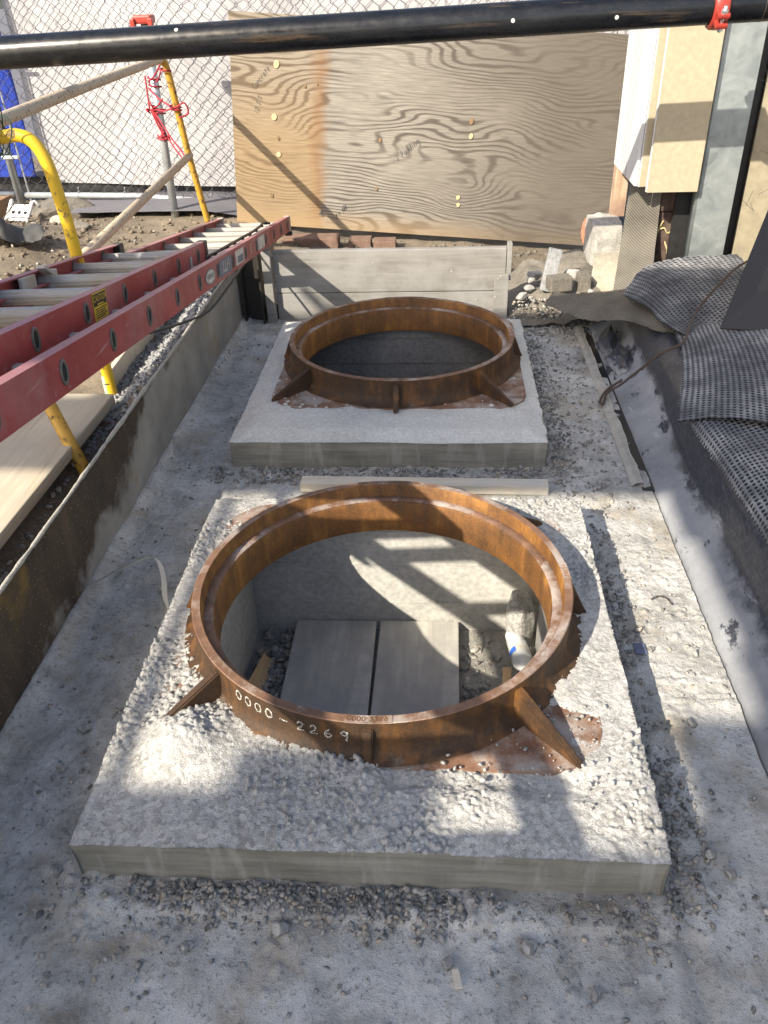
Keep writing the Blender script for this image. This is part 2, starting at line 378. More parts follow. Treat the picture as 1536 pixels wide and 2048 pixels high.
M['timber'] = wood('dark_timber', (0.035, 0.018, 0.017), (0.085, 0.045, 0.042), (40, 40, 4), dirt=(0.13, 0.105, 0.075), dscale=9)

def black_pipe():
    n = NT('black_lacquer_pipe'); a = n.noise(1.0, 7, 0.7, n.coord((5, 22, 22))); s = n.noise(1.0, 5, 0.65, n.coord((2.2, 30, 30)))
    c = n.ramp(a, [(0.40, (0.004, 0.0045, 0.006)), (0.68, (0.014, 0.015, 0.018))])
    k = n.ramp(s, [(0.60, 0.0), (0.72, 0.55)]); c = n.mix(k, c, (0.10, 0.07, 0.045))
    sc = n.ramp(n.noise(1.0, 6, 0.75, n.coord((14, 40, 40))), [(0.69, 0.0), (0.74, 0.5)]); c = n.mix(sc, c, (0.26, 0.26, 0.26))
    sp = n.ramp(n.voro(9), [(0.0, 1.0), (0.055, 1.0), (0.07, 0.0)]); c = n.mix(sp, c, (0.62, 0.61, 0.58))
    r = n.ramp(n.noise(30, 5), [(0.3, 0.2), (0.7, 0.36)]); n.bump(a, 0.06, 0.002); return n.done(c, r, 0.0, 0.5)
M['pipe'] = black_pipe()
M['red_iron'] = paint('red_enamel', (0.30, 0.028, 0.018), (0.36, 0.06, 0.045), (0.26, 0.05, 0.035), 0.66, rough=0.35)
M['zinc'] = plain('zinc_bolt', (0.55, 0.56, 0.58), 0.35, 0.8, 0.15)
def galv(name, lo, hi, rough=0.42):
    n = NT(name); v = n.voro(16, out='Color'); a = n.noise(7, 6, 0.65, dist=1.0)
    c = n.ramp(n.math('ADD', n.math('MULTIPLY', n.sep(v)[0], 0.10), n.math('MULTIPLY', a, 0.9)), [(0.3, lo), (0.72, hi)])
    n.bump(a, 0.06, 0.002); return n.done(c, rough, 0.55)
M['galv'] = galv('galvanised_sheet', (0.24, 0.275, 0.285), (0.46, 0.50, 0.505), 0.45)
M['galv_tube'] = galv('galvanised_tube', (0.36, 0.39, 0.41), (0.56, 0.59, 0.61), 0.38)
M['wire'] = plain('fence_wire', (0.075, 0.075, 0.09), 0.45, 0.5, 0.2, bump=0)
M['yellow'] = paint('yellow_enamel', (0.72, 0.47, 0.025), (0.60, 0.36, 0.02), (0.15, 0.10, 0.04), 0.585, scale=20, rough=0.4)
M['ochre'] = paint('worn_ochre_enamel', (0.50, 0.28, 0.03), (0.44, 0.27, 0.06), (0.12, 0.075, 0.035), 0.54, scale=30, rough=0.5)
M['cream_tube'] = paint('cement_splashed_tube', (0.47, 0.38, 0.27), (0.56, 0.49, 0.39), (0.20, 0.125, 0.07), 0.555, scale=60, rough=0.7)
def fibre():
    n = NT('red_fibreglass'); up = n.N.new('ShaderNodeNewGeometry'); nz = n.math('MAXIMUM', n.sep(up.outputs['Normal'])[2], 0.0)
    a = n.noise(6, 6, 0.6); f = n.noise(1.0, 5, 0.7, n.coord((60, 4, 60)))
    c = n.ramp(a, [(0.3, (0.23, 0.022, 0.024)), (0.7, (0.36, 0.062, 0.062))])
    c = n.mix(n.math('MULTIPLY', n.ramp(nz, [(0.5, 0.0), (0.95, 1.0)]), 0.5), c, (0.48, 0.30, 0.32))   # bleached top flange, painted paler still for grazing sky sheen
    d = n.ramp(n.noise(3.1, 7, 0.7), [(0.47, 0.0), (0.68, 0.7)]); c = n.mix(d, c, (0.36, 0.17, 0.165)); c = n.mix(n.ramp(n.noise(38, 6, 0.75), [(0.60, 0.0), (0.70, 0.5)]), c, (0.38, 0.33, 0.29))
    c = n.mix(n.ramp(f, [(0.62, 0.0), (0.7, 0.35)]), c, (0.50, 0.44, 0.41)); n.bump(f, 0.1, 0.001); return n.done(c, 0.5)
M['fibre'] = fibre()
def alu():
    n = NT('dusty_ribbed_aluminium'); d = n.ramp(n.noise(8, 7, 0.68), [(0.36, 0.0), (0.66, 0.9)])
    c = n.mix(d, (0.40, 0.395, 0.385), (0.38, 0.33, 0.255)); n.bump(d, 0.15, 0.002)
    return n.done(c, 0.55, 0.15)
M['alu'] = alu()
M['grommet'] = plain('dull_grommet', (0.13, 0.12, 0.10), 0.6, 0.2)
M['blackplastic'] = plain('black_plastic', (0.018, 0.018, 0.019), 0.5, 0, 0.3)
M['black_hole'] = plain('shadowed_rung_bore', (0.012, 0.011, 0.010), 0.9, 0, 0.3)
M['label_y'] = plain('yellow_label', (0.58, 0.42, 0.03), 0.5, 0, 0.2)
M['label_k'] = plain('black_print', (0.018, 0.017, 0.016), 0.5, 0, 0.1, bump=0)
M['label_w'] = plain('worn_white_label', (0.50, 0.49, 0.45), 0.5, 0, 0.25)
M['label_b'] = plain('blue_grey_label', (0.10, 0.12, 0.19), 0.5, 0, 0.25)
M['chalk'] = plain('chalk', (0.52, 0.51, 0.46), 0.95, 0, 0.1, bump=0)
M['pencil'] = plain('pencil_mark', (0.09, 0.085, 0.09), 0.7, 0, 0.2, bump=0)
def tarp(name, col, dark, rough=0.55):
    n = NT(name); a = n.noise(1.6, 5, 0.6); c = n.ramp(a, [(0.3, dark), (0.7, col)]); w = n.noise(1.0, 4, 0.6, n.coord((3, 3, 1.2)))
    f = n.noise(420, 2); n.bump(n.math('ADD', w, n.math('MULTIPLY', f, 0.05)), 0.5, 0.03); return n.done(c, rough)
M['tarp_w'] = tarp('white_tarp', (0.43, 0.425, 0.435), (0.36, 0.355, 0.37))
M['tarp_b'] = tarp('blue_tarp', (0.012, 0.045, 0.36), (0.008, 0.030, 0.26), 0.4)
M['rope_r'] = plain('red_cord', (0.33, 0.02, 0.035), 0.7, 0, 0.5, 220)
M['green_wire'] = plain('dark_green_wire', (0.02, 0.055, 0.045), 0.5, 0, 0.3)
M['cable'] = plain('black_cable', (0.02, 0.02, 0.022), 0.45, 0, 0.3)
M['ribbon'] = plain('white_plastic_strap', (0.62, 0.61, 0.58), 0.6, 0, 0.2, 12)
M['plastic_w'] = plain('white_plastic', (0.72, 0.72, 0.70), 0.5, 0, 0.12)
M['gold'] = plain('gold_sheathing', (0.39, 0.335, 0.24), 0.85, 0, 0.09, 45, 0.25)
M['gypsum'] = plain('white_gypsum', (0.56, 0.555, 0.56), 0.9, 0, 0.06, 40, 0.2)
M['groove'] = plain('grey_score_line', (0.24, 0.22, 0.22), 0.9, 0, 0.1, bump=0)
M['carton'] = plain('brown_carton', (0.26, 0.16, 0.09), 0.85, 0, 0.15)
M['foam'] = plain('yellowed_foam', (0.50, 0.42, 0.22), 0.9, 0, 0.3)
M['red_paint'] = plain('red_spray_paint', (0.45, 0.05, 0.04), 0.8, 0, 0.4)
M['orange_paint'] = plain('faded_orange_paint', (0.48, 0.20, 0.13), 0.85, 0, 0.35, 60, 0)
def membrane():
    n = NT('grey_dusted_membrane'); a = n.noise(4.5, 8, 0.68); f = n.noise(60, 5, 0.7); s = n.noise(1.0, 6, 0.7, n.coord((18, 3, 10)))
    dust = n.ramp(a, [(0.25, (0.14, 0.15, 0.172)), (0.5, (0.24, 0.25, 0.27)), (0.72, (0.33, 0.338, 0.355))]); black = n.ramp(f, [(0.3, (0.018, 0.021, 0.031)), (0.6, (0.05, 0.055, 0.07)), (0.75, (0.17, 0.175, 0.19))])
    _, yy_, z = n.sep(n.tc.outputs['Object'])
    k = n.ramp(n.math('ADD', n.math('ADD', n.math('MULTIPLY', z, -7.0), n.math('MULTIPLY', yy_, 0.17)), n.math('ADD', n.math('MULTIPLY', a, 0.9), n.math('MULTIPLY', s, 0.55))), [(0.16, 0.0), (0.36, 1.0)])
    hole = n.ramp(n.noise(9, 6, 0.7, n.coord((1, 0.55, 1))), [(0.40, 0.0), (0.44, 1.0)])
    c = n.mix(n.math('MULTIPLY', k, hole), black, dust); c = n.mix(n.ramp(s, [(0.62, 0.0), (0.70, 0.6)]), c, (0.50, 0.50, 0.51))
    n.bump(n.math('ADD', n.math('MULTIPLY', a, 0.7), s), 0.5, 0.012); return n.done(c, n.ramp(k, [(0.0, 0.32), (1.0, 0.85)]))
M['membrane'] = membrane()
def dimple():
    n = NT('dusted_dimple_mat'); uvn = n.N.new('ShaderNodeUVMap'); u, v, _ = n.sep(uvn.outputs[0])
    fu = n.math('SUBTRACT', n.math('FRACT', u), 0.5); fv = n.math('SUBTRACT', n.math('FRACT', v), 0.5)
    d = n.math('SQRT', n.math('ADD', n.math('MULTIPLY', fu, fu), n.math('MULTIPLY', fv, fv)))
    land = n.ramp(d, [(0.30, 0.0), (0.37, 1.0)]); a = n.noise(6, 7, 0.66); dust = n.ramp(a, [(0.33, (0.045, 0.048, 0.057)), (0.5, (0.15, 0.156, 0.17)), (0.68, (0.32, 0.325, 0.337))])
    f = n.noise(130, 4, 0.7); k = n.math('MULTIPLY', land, n.ramp(f, [(0.28, 0.35), (0.5, 1.0)]))
    c = n.mix(k, (0.016, 0.017, 0.020), dust); n.bump(f, 0.2, 0.003); return n.done(c, n.ramp(k, [(0.0, 0.4), (1.0, 0.85)]))
M['dimple'] = dimple()
def scrim():
    n = NT('woven_scrim'); uvn = n.N.new('ShaderNodeUVMap'); u, v, _ = n.sep(uvn.outputs[0])
    w = n.math('MULTIPLY', n.math('SINE', n.math('MULTIPLY', u, 6.2832)), n.math('SINE', n.math('MULTIPLY', v, 6.2832))); a = n.noise(5, 6, 0.6)
    c = n.mix(n.ramp(w, [(0.0, 0.0), (0.9, 1.0)]), n.ramp(a, [(0.3, (0.055, 0.05, 0.042)), (0.7, (0.115, 0.104, 0.086))]), n.ramp(a, [(0.3, (0.14, 0.126, 0.10)), (0.7, (0.28, 0.255, 0.205))]))
    n.bump(w, 0.5, 0.003); return n.done(c, 0.6)
M['scrim'] = scrim()
M['felt'] = tarp('dark_felt', (0.10, 0.098, 0.092), (0.055, 0.055, 0.055), 0.8)
M['glossboard'] = paint('black_gloss_board', (0.008, 0.009, 0.012), (0.016, 0.017, 0.021), (0.16, 0.155, 0.15), 0.66, scale=22, rough=0.5)
M['rusty_cable'] = plain('rusty_wire_rope', (0.085, 0.062, 0.05), 0.7, 0.2, 0.45, 260, 0.4)
M['bottle'] = None
def bottle_mat():
    n = NT('clear_bottle'); n.b.inputs['Transmission Weight'].default_value = 0.45; n.b.inputs['IOR'].default_value = 1.2
    n.bump(n.noise(90, 3), 0.5, 0.003); return n.done((0.90, 0.92, 0.93), 0.22)
M['bottle'] = bottle_mat()

def plywood():
    n = NT('weathered_plywood'); x, y, z = n.sep(n.tc.outputs['UV'])
    big = n.noise(1.0, 2, 0.45, n.coord((0.75, 2.3, 1), 'UV')); med = n.noise(1.0, 3, 0.5, n.coord((1.6, 8, 1), 'UV'))
    ph = n.math('ADD', n.math('MULTIPLY', y, 30.0), n.math('ADD', n.math('MULTIPLY', big, 24.0), n.math('MULTIPLY', med, 3.0)))
    for kx, ky, amp in ((0.28, 0.84, 1.6), (0.30, 0.50, 1.8), (0.31, 0.22, 1.4), (0.96, 0.72, 1.3), (0.95, 0.36, 1.5), (1.49, 0.66, 2.4), (1.46, 0.24, 2.2), (2.05, 0.85, 2.2), (2.0, 0.45, 2.0)):
        dx = n.math('MULTIPLY', n.math('SUBTRACT', x, kx), 7.0); dy = n.math('MULTIPLY', n.math('SUBTRACT', y, ky), 9.0)
        g = n.math('POWER', 2.718, n.math('MULTIPLY', n.math('ADD', n.math('MULTIPLY', dx, dx), n.math('MULTIPLY', dy, dy)), -0.5))
        ph = n.math('ADD', ph, n.math('MULTIPLY', g, amp))
    rings = n.math('SINE', n.math('MULTIPLY', ph, 6.2832)); fine = n.noise(1.0, 5, 0.65, n.coord((7, 150, 1), 'UV'))
    line = n.ramp(n.math('ADD', n.math('MULTIPLY', rings, 0.5), 0.5), [(0.45, 0.0), (0.95, 1.0)]); line = n.math('MULTIPLY', line, n.ramp(n.noise(1.0, 3, 0.5, n.coord((1.6, 4, 1), 'UV', (7, 3, 0))), [(0.38, 0.10), (0.55, 1.0)]))
    g0 = n.ramp(fine, [(0.3, (0.15, 0.138, 0.118)), (0.7, (0.315, 0.292, 0.255))]); g1 = (0.060, 0.048, 0.038)
    grey = n.mix(n.math('MULTIPLY', line, 0.85), g0, g1)
    y0 = n.ramp(fine, [(0.3, (0.20, 0.142, 0.078)), (0.7, (0.31, 0.232, 0.142))]); yel = n.mix(n.math('MULTIPLY', line, 0.6), y0, (0.10, 0.055, 0.024))
    e = n.math('ADD', n.math('ADD', x, n.math('MULTIPLY', y, -0.02)), n.math('MULTIPLY', n.math('SUBTRACT', n.noise(5, 5, 0.6), 0.5), 0.14))
    k = n.ramp(e, [(0.50, 1.0), (0.585, 0.0)]); up = n.ramp(y, [(0.5, 1.0), (1.0, 0.35)])
    c = n.mix(n.math('MULTIPLY', k, up), grey, yel)
    edge = n.math('MULTIPLY', n.ramp(e, [(0.47, 0.0), (0.53, 1.0)]), n.ramp(e, [(0.54, 1.0), (0.60, 0.0)])); c = n.mix(n.math('MULTIPLY', edge, 0.5), c, (0.20, 0.09, 0.025))
    low = n.ramp(n.math('ADD', y, n.math('MULTIPLY', big, 0.1)), [(0.06, 1.0), (0.17, 0.0)]); c = n.mix(n.math('MULTIPLY', low, 0.6), c, (0.34, 0.235, 0.125))
    rd = n.ramp(n.math('MULTIPLY', n.math('ADD', x, n.math('MULTIPLY', big, 0.8)), 0.4), [(0.55, 0.0), (0.95, 0.75)]); c = n.mix(rd, c, (0.085, 0.072, 0.06))     # weathered grey, with shade painted in darker towards the right end
    n.bump(n.math('ADD', n.math('MULTIPLY', fine, 0.5), n.math('MULTIPLY', line, 0.3)), 0.25, 0.003); return n.done(c, 0.85)
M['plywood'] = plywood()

# ================================================================ SETTING
S1 = dict(x0=-0.725, x1=0.440, y0=0.920, y1=2.166)       # the two concrete collars
S2 = dict(x0=-0.775, x1=0.392, y0=2.570, y1=3.819)
P1 = dict(x0=-0.632, x1=0.345, y0=1.10, y1=2.115)         # the pits inside them
P2 = dict(x0=-0.685, x1=0.300, y0=2.78, y1=3.765)
C1 = (-0.147, 1.625); C2 = (-0.170, 3.316)
PITZ = -0.385
def splat(X, Y, H, pts, rad, hk=0.8, tilt=0.0):
    """Press rounded stones into a height field."""
    x0 = X[0, 0]; y0 = Y[0, 0]; dx = X[0, 1]-X[0, 0]; dy = Y[1, 0]-Y[0, 0]; ny, nx = X.shape
    for (px, py), r in zip(pts, rad):
        i0 = max(0, int((px-r-x0)/dx)); i1 = min(nx, int((px+r-x0)/dx)+2); j0 = max(0, int((py-r-y0)/dy)); j1 = min(ny, int((py+r-y0)/dy)+2)
        if i0 >= i1 or j0 >= j1: continue
        dx_ = X[j0:j1, i0:i1]-px; dy_ = Y[j0:j1, i0:i1]-py
        if not tilt:
            d2 = (dx_**2+dy_**2)/(r*r); h = np.where(d2 < 1, r*hk*np.sqrt(np.maximum(1-d2, 0)), -1)
        else:                                              # an angular chip with a tilted, nearly flat top
            q = int(px*1e6) ^ int(py*1e6); a_ = (q % 628)/100.0; c_, s_ = math.cos(a_), math.sin(a_); u_ = (dx_*c_+dy_*s_)/r; v_ = (dy_*c_-dx_*s_)/r
            d = np.maximum(np.maximum(np.abs(u_), np.abs(v_)*1.25), np.maximum(np.abs(u_*0.72+v_*0.85), np.abs(u_*0.62-v_*0.9)))
            h = np.where(d < 1, r*hk*np.minimum(1.0, (1-d)*2.6)*(0.45+((q//7) % 100)/130.0)+tilt*0.28*r*(u_*(((q//3) % 100)/50.0-1)+v_*(((q//11) % 100)/50.0-1)), -1)
        H[j0:j1, i0:i1] = np.maximum(H[j0:j1, i0:i1], h)
    return H
# --- trench floor
def floor_h(X, Y):
    h = 0.010*fbm(X*2.2, Y*2.2, 3, 4)+0.006*fbm(X*14, Y*14, 5, 3)
    rough = sstep(-0.05, 0.25, fbm(X*3+5, Y*3, 9, 3))
    h += rough*0.009*np.abs(fbm(X*45, Y*45, 11, 2))
    h += 0.012*np.exp(-((Y-0.885)/0.045)**2)*sstep(-0.8, -0.7, X)*(1-sstep(0.42, 0.5, X))*(0.5+fbm(X*9, Y*9, 2, 3))
    h += 0.014*np.exp(-((Y-2.50)/0.06)**2)*(0.5+fbm(X*8, Y*8, 21, 3))*sstep(-0.9, -0.8, X)
    h += 0.007*sstep(0.845, 0.853, Y+0.006*fbm(X*6, Y*0, 8, 2))*(1-sstep(0.95, 1.0, Y))*sstep(-0.78, -0.74, X)*(1-sstep(0.50, 0.54, X))
    h += 0.030*np.exp(-((X+1.045)/0.030)**2)                         # cement drawn up against the plate
    h -= 0.012*np.exp(-((X-0.47)/0.02)**2)*(Y < 2.2)
    return h
X, Y, Z = hfield(-1.052, 0.732, 0.40, 4.14, 0.0056, floor_h)
nq = 9000; pq = np.stack([rng.uniform(-1.04, 0.73, nq), 0.4+3.7*rng.random(nq)**1.5], 1); kq = rng.random(nq) < np.clip(0.15+1.6*(fbm(pq[:, 0]*3+5, pq[:, 1]*3, 9, 3)+0.12), 0.08, 1)
Z = Z+0.7*splat(X, Y, np.zeros_like(X), pq[kq], 0.003+0.011*rng.random(kq.sum())**2.5, 0.8, 1.2)+0.0035*fbm(X*30, Y*30, 7, 3)
cxx = (X[:-1, :-1]+X[1:, 1:])/2; cyy = (Y[:-1, :-1]+Y[1:, 1:])/2
inp = lambda p: (cxx > p['x0']-0.03) & (cxx < p['x1']+0.03) & (cyy > p['y0']-0.03) & (cyy < p['y1']+0.03)
V, F = gridvf(X, Y, Z, ~(inp(P1) | inp(P2)))
tag(build('trench_floor', V, F, M['floor'], smooth=True), kind='structure')
X, Y, Z = hfield(-1.052, 0.732, -3.2, 0.40, 0.04, floor_h)
V, F = gridvf(X, Y, Z); tag(build('trench_floor_behind', V, F, M['floor'], smooth=True), kind='structure')
# --- earth on the left, bank of soil
def left_h(X, Y):
    h = 0.185+0.03*fbm(X*1.3, Y*1.3, 31, 4)+0.012*fbm(X*9, Y*9, 33, 4)
    h += 0.16*np.exp(-(((X+2.75)/0.45)**2+((Y-4.75)/0.55)**2))         # heap of spoil by the barrier
    h += 0.03*np.exp(-((X+1.42)/0.10)**2)*sstep(2.9, 3.1, Y)*(1-sstep(4.0, 4.4, Y))
    gap = np.exp(-((X+1.12)/0.075)**2); g = sstep(2.15, 2.75, Y)
    h = h*(1-gap)+gap*(0.10*(1-g)+0.255*g)
    h = np.where(Y > 4.7, h*(1-sstep(-1.35, -1.05, X))+0.08*sstep(-1.35, -1.05, X), h)
    return h
X, Y, Z = hfield(-4.6, -1.066, -3.2, 8.0, 0.022, left_h)
V, F = gridvf(X, Y, Z); tag(build('earth_bank', V, F, M['soil'], smooth=True), kind='structure')
def back_h(X, Y):
    h = 0.085-0.078*(X+1.0)+0.030*fbm(X*1.8, Y*1.8, 41, 4)+0.015*fbm(X*11, Y*11, 43, 4)
    h = h-0.06*sstep(0.35, 0.6, X)*(1-sstep(4.6, 5.2, Y))
    return h
X, Y, Z = hfield(-1.066, 2.6, 4.16, 8.0, 0.022, back_h)
V, F = gridvf(X, Y, Z); tag(build('earth_behind', V, F, M['soil'], smooth=True), kind='structure')
# --- the street round about
m = MB()
for a, b, c, d in ((-80, -4.58, -80, 80), (2.58, 80, -80, 80), (-4.58, 2.58, 7.98, 80), (-4.58, 2.58, -80, -3.18)):
    m.add([(a, c, 0.17), (b, c, 0.17), (b, d, 0.17), (a, d, 0.17)], [(0, 1, 2, 3)])
tag(m.build('street', M['pavement']), kind='structure')
X, Y, Z = hfield(-2.55, -1.0, 5.60, 7.9, 0.03, lambda X, Y: 0.228-0.05*sstep(-1.7, -1.2, X)+0.004*fbm(X*6, Y*6, 55, 3))
V, F = gridvf(X, Y, Z); tag(build('pavement', V, F, M['pavement'], smooth=True), kind='structure')

# ---------------------------------------------------------------- right-hand kerb under the membrane
def berm(name, prof, y0, y1, step, mat, amp, seed, parent=None):
    """Surface swept along y; prof(y) gives a list of (x, z)."""
    ys = np.linspace(y0, y1, int((y1-y0)/step)+1); rows = []
    for y in ys:
        P = np.array(prof(y)); s = np.concatenate([[0], np.cumsum(np.hypot(*np.diff(P, axis=0).T))]); t = np.linspace(0, s[-1], max(3, int(s[-1]/step)))
        rows.append(np.stack([np.interp(t/s[-1], s/s[-1], P[:, 0]), np.full(len(t), y), np.interp(t/s[-1], s/s[-1], P[:, 1])], 1))
    n = min(len(r) for r in rows); A = []
    for r in rows:
        t = np.linspace(0, 1, len(r)); q = np.linspace(0, 1, n); A.append(np.stack([np.interp(q, t, r[:, k]) for k in range(3)], 1))
    A = np.array(A); Xg, Yg, Zg = A[..., 0], A[..., 1], A[..., 2]
    d = amp*fbm(Yg*5+seed, (Xg+Zg)*9, seed, 4); fade = np.minimum(1, np.minimum(np.linspace(0, 12, n), np.linspace(12, 0, n)))[None, :]
    return build(name, *gridvf(Xg-d*fade*0.5, Yg, Zg+d*fade), mat, parent, smooth=True)
kerb = thing('membrane_kerb', (1.1, 1.5, 0), 'low kerb under a grey dusted waterproofing membrane, right of the trench', 'kerb')
def kprof(y):
    k = 0.02*math.sin(y*2.1)
    return [(0.735, -0.02), (0.742, 0.012), (0.80+k*0.4, 0.045), (0.845+k*0.4, 0.085), (0.885+k, 0.20), (0.93+k, 0.235), (1.10, 0.25), (2.6, 0.27)]
berm('membrane', kprof, -3.2, 3.98, 0.018, M['membrane'], 0.007, 61, kerb)
def kface(y): return [(0.62, 0.004), (0.70, 0.006), (0.733, 0.004)]
# broken floor lip beside the gap
X, Y, Z = hfield(0.664, 0.704, 2.44, 3.96, 0.006, lambda X, Y: 0.006+0.012*sstep(0.666, 0.68, X)+0.006*fbm(X*25, Y*12, 67, 3))
X = X+0.008*fbm(Y*9, Y*0, 68, 3)*(X > 0.69)
V, F = gridvf(X, Y, Z); Vd = V.copy(); Vd[:, 2] = -0.02
e = np.arange(X.size).reshape(X.shape)[:, -1]; F2 = np.stack([e[:-1], e[1:], e[1:]+len(V), e[:-1]+len(V)], 1)
tag(build('cement_lip', np.concatenate([V, Vd]), np.concatenate([F, F2]), M['crust'], smooth=True), 'narrow broken strip of cement along the dark gap beside the membrane', 'cement strip')
m = MB(); m.box((0.70, 2.42, -0.03), (0.745, 3.98, 0.002)); tag(m.build('gap_bed', M['blackplastic']), kind='structure')

# ================================================================ CONCRETE COLLARS WITH IRON FRAMES
def collar(SS, PP, C, rough, label):
    t = thing('concrete_collar', ((SS['x0']+SS['x1'])/2, (SS['y0']+SS['y1'])/2, 0), label, 'concrete collar', 'concrete collars in the trench')
    if rough:
        st = 0.0033
        def fz(X, Y): return 0*X
        X, Y, H = hfield(SS['x0'], SS['x1'], SS['y0'], SS['y1'], st, fz)
        base = 0.120+0.010*fbm(X*3, Y*3, 71, 3)
        r = np.hypot(X-C[0], Y-C[1]); base += 0.012*(1-sstep(0.46, 0.66, r)) - 0.006*sstep(0.0, 0.05, 0.05-(Y-SS['y0']))+0.064*np.exp(-(((X+0.560)/0.085)**2+((Y-1.165)/0.085)**2))-0.016*sstep(-0.16, -0.08, X)*(1-sstep(0.20, 0.31, X+0.10*fbm(X*11, Y*11, 75, 3)))*sstep(1.04, 1.09, Y+0.03*fbm(X*9, Y*9, 74, 3))*(1-sstep(1.24, 1.32, Y))
        n = 42000; pts = np.stack([rng.uniform(SS['x0'], SS['x1'], n), rng.uniform(SS['y0'], SS['y1'], n)], 1)
        rad = 0.0024+0.0055*rng.random(n)**2.4
        smooth = np.array([1.5*vnoise(p[0]*5+3, p[1]*5, 77)+0.35*(p[1] < 1.15)*(p[0] < 0.0)-0.3*(p[0] < -0.45) for p in pts]); keep = rng.random(n) > sstep(0.0, 0.5, smooth)*0.85
        H = splat(X, Y, np.zeros_like(X), pts[keep], rad[keep], 1.25, 1.6)
        big = rng.integers(0, n, 500); H = splat(X, Y, H, pts[big]+0.002, 0.005+0.005*rng.random(500)**2, 0.9, 1.6)
        H = H*(0.06+0.95*sstep(-0.10, 0.22, fbm(X*4.2, Y*4.2, 73, 4)+0.22*sstep(0.05, 0.3, X)+0.30*np.exp(-(((X+0.54)/0.13)**2+((Y-1.2)/0.14)**2))-0.05))+0.0028*fbm(X*150, Y*150, 79, 2)+0.006*fbm(X*22, Y*22, 78, 2)+0.0014*(rng.random(H.shape)-0.5)
        Z = base+H
    else:
        st = 0.0075
        X, Y, H = hfield(SS['x0'], SS['x1'], SS['y0'], SS['y1'], st, lambda X, Y: 0*X)
        e = np.minimum(np.minimum(X-SS['x0'], SS['x1']-X), np.minimum(Y-SS['y0'], SS['y1']-Y))
        dq = np.maximum(np.abs(X-C[0]), np.abs(Y-C[1]))
        Z = 0.104+0.020*sstep(0.0, 0.085, e)-0.010*(1-sstep(0.40, 0.52, dq+0.13*fbm(X*9, Y*9, 83, 4)))+0.006*fbm(X*5, Y*5, 81, 4)
        n = 700; q = rng.uniform(0, 1, (n, 2)); pts = np.stack([SS['x0']+q[:, 0]*1.17, SS['y0']+q[:, 1]*1.25], 1)
        d2 = np.maximum(abs(pts[:, 0]-C[0]), abs(pts[:, 1]-C[1])); kp = rng.random(n) < np.where(abs(d2-0.5) < 0.06, 0.9, 0.18)
        Z = Z+splat(X, Y, np.zeros_like(X), pts[kp], 0.003+0.008*rng.random(kp.sum())**2, 0.7)
    # ragged arrises
    ed = 0.004*fbm(X*30, Y*30, 91, 3)+0.003
    nx = X.shape[1]; X2 = X.copy(); Y2 = Y.copy()
    X2[:, 0] += ed[:, 0]; X2[:, -1] -= ed[:, -1]*2.5; Y2[0] += ed[0]*0.6; Y2[-1] -= ed[-1]
    cx_ = (X[:-1, :-1]+X[1:, 1:])/2; cy_ = (Y[:-1, :-1]+Y[1:, 1:])/2
    V, F = gridvf(X2, Y2, Z, np.hypot(cx_-C[0], cy_-C[1]) > 0.447)
    build('top', V, F, M['popcorn'] if rough else M['trowel'], t, smooth=not rough)
    # four formed sides hanging from the edge of the top
    for nm, idx in (('front', (0, slice(None))), ('rear', (-1, slice(None))), ('left', (slice(None), 0)), ('right', (slice(None), -1))):
        ex, ey, ez = X2[idx], Y2[idx], Z[idx]; ks = np.linspace(0, 1, 9)
        ins = 0.006 if rough else 0.002
        ax = {'front': (0, 1), 'rear': (0, -1), 'left': (1, 0), 'right': (-1, 0)}[nm]
        GX = np.array([ex*1.0+ax[0]*ins*np.sin(k*3.14)*0.8+0.0015*fbm(ex*25+k*3, ey*25, 95, 2) for k in ks]); GY = np.array([ey+ax[1]*ins*np.sin(k*3.14)*0.8+0.0015*fbm(ex*25, ey*25+k*3, 96, 2) for k in ks])
        GZ = np.array([ez*(1-k)-0.02*k for k in ks])
        if rough: GZ[1] = np.minimum(GZ[1], 0.108)
        build('formed_side', *gridvf(GX, GY, GZ), M['side'], t, smooth=True)
    # pit walls and bottom
    th = 0.075
    for nm, lo, hi in (('pit_wall', (PP['x0']-th, PP['y0']-th, PITZ-0.1), (PP['x0'], PP['y1']+th*0.6, 0.101)), ('pit_wall', (PP['x1'], PP['y0']-th, PITZ-0.1), (PP['x1']+th, PP['y1']+th*0.6, 0.101)),
                       ('pit_wall', (PP['x0'], PP['y1'], PITZ-0.1), (PP['x1'], PP['y1']+0.045, 0.100)), ('pit_wall', (PP['x0'], PP['y0']-th, PITZ-0.1), (PP['x1'], PP['y0'], 0.100))):
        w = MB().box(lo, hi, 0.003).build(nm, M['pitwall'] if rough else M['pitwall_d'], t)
    X, Y, Z = hfield(PP['x0'], PP['x1'], PP['y0'], PP['y1'], 0.015, lambda X, Y: PITZ+0.016*fbm(X*5, Y*5, 99, 3)+0.008*np.abs(fbm(X*30, Y*30, 98, 2)))
    build('pit_bottom', *gridvf(X, Y, Z), M['pitfloor'], t, smooth=True)
    # horizontal board marks in the pit wall
    m = MB()
    for z in (-0.26, -0.10, 0.03): m.box((PP['x0']+0.01, PP['y1']-0.003, z), (PP['x1']-0.01, PP['y1']+0.002, z+0.004))
    m.build('board_mark', M['pitwall'] if rough else M['rubble'], t)
    return t
collar(S1, P1, C1, True, 'nearer square concrete collar with a coarse popcorn-like top')
collar(S2, P2, C2, False, 'farther square concrete collar with a smooth trowelled top')

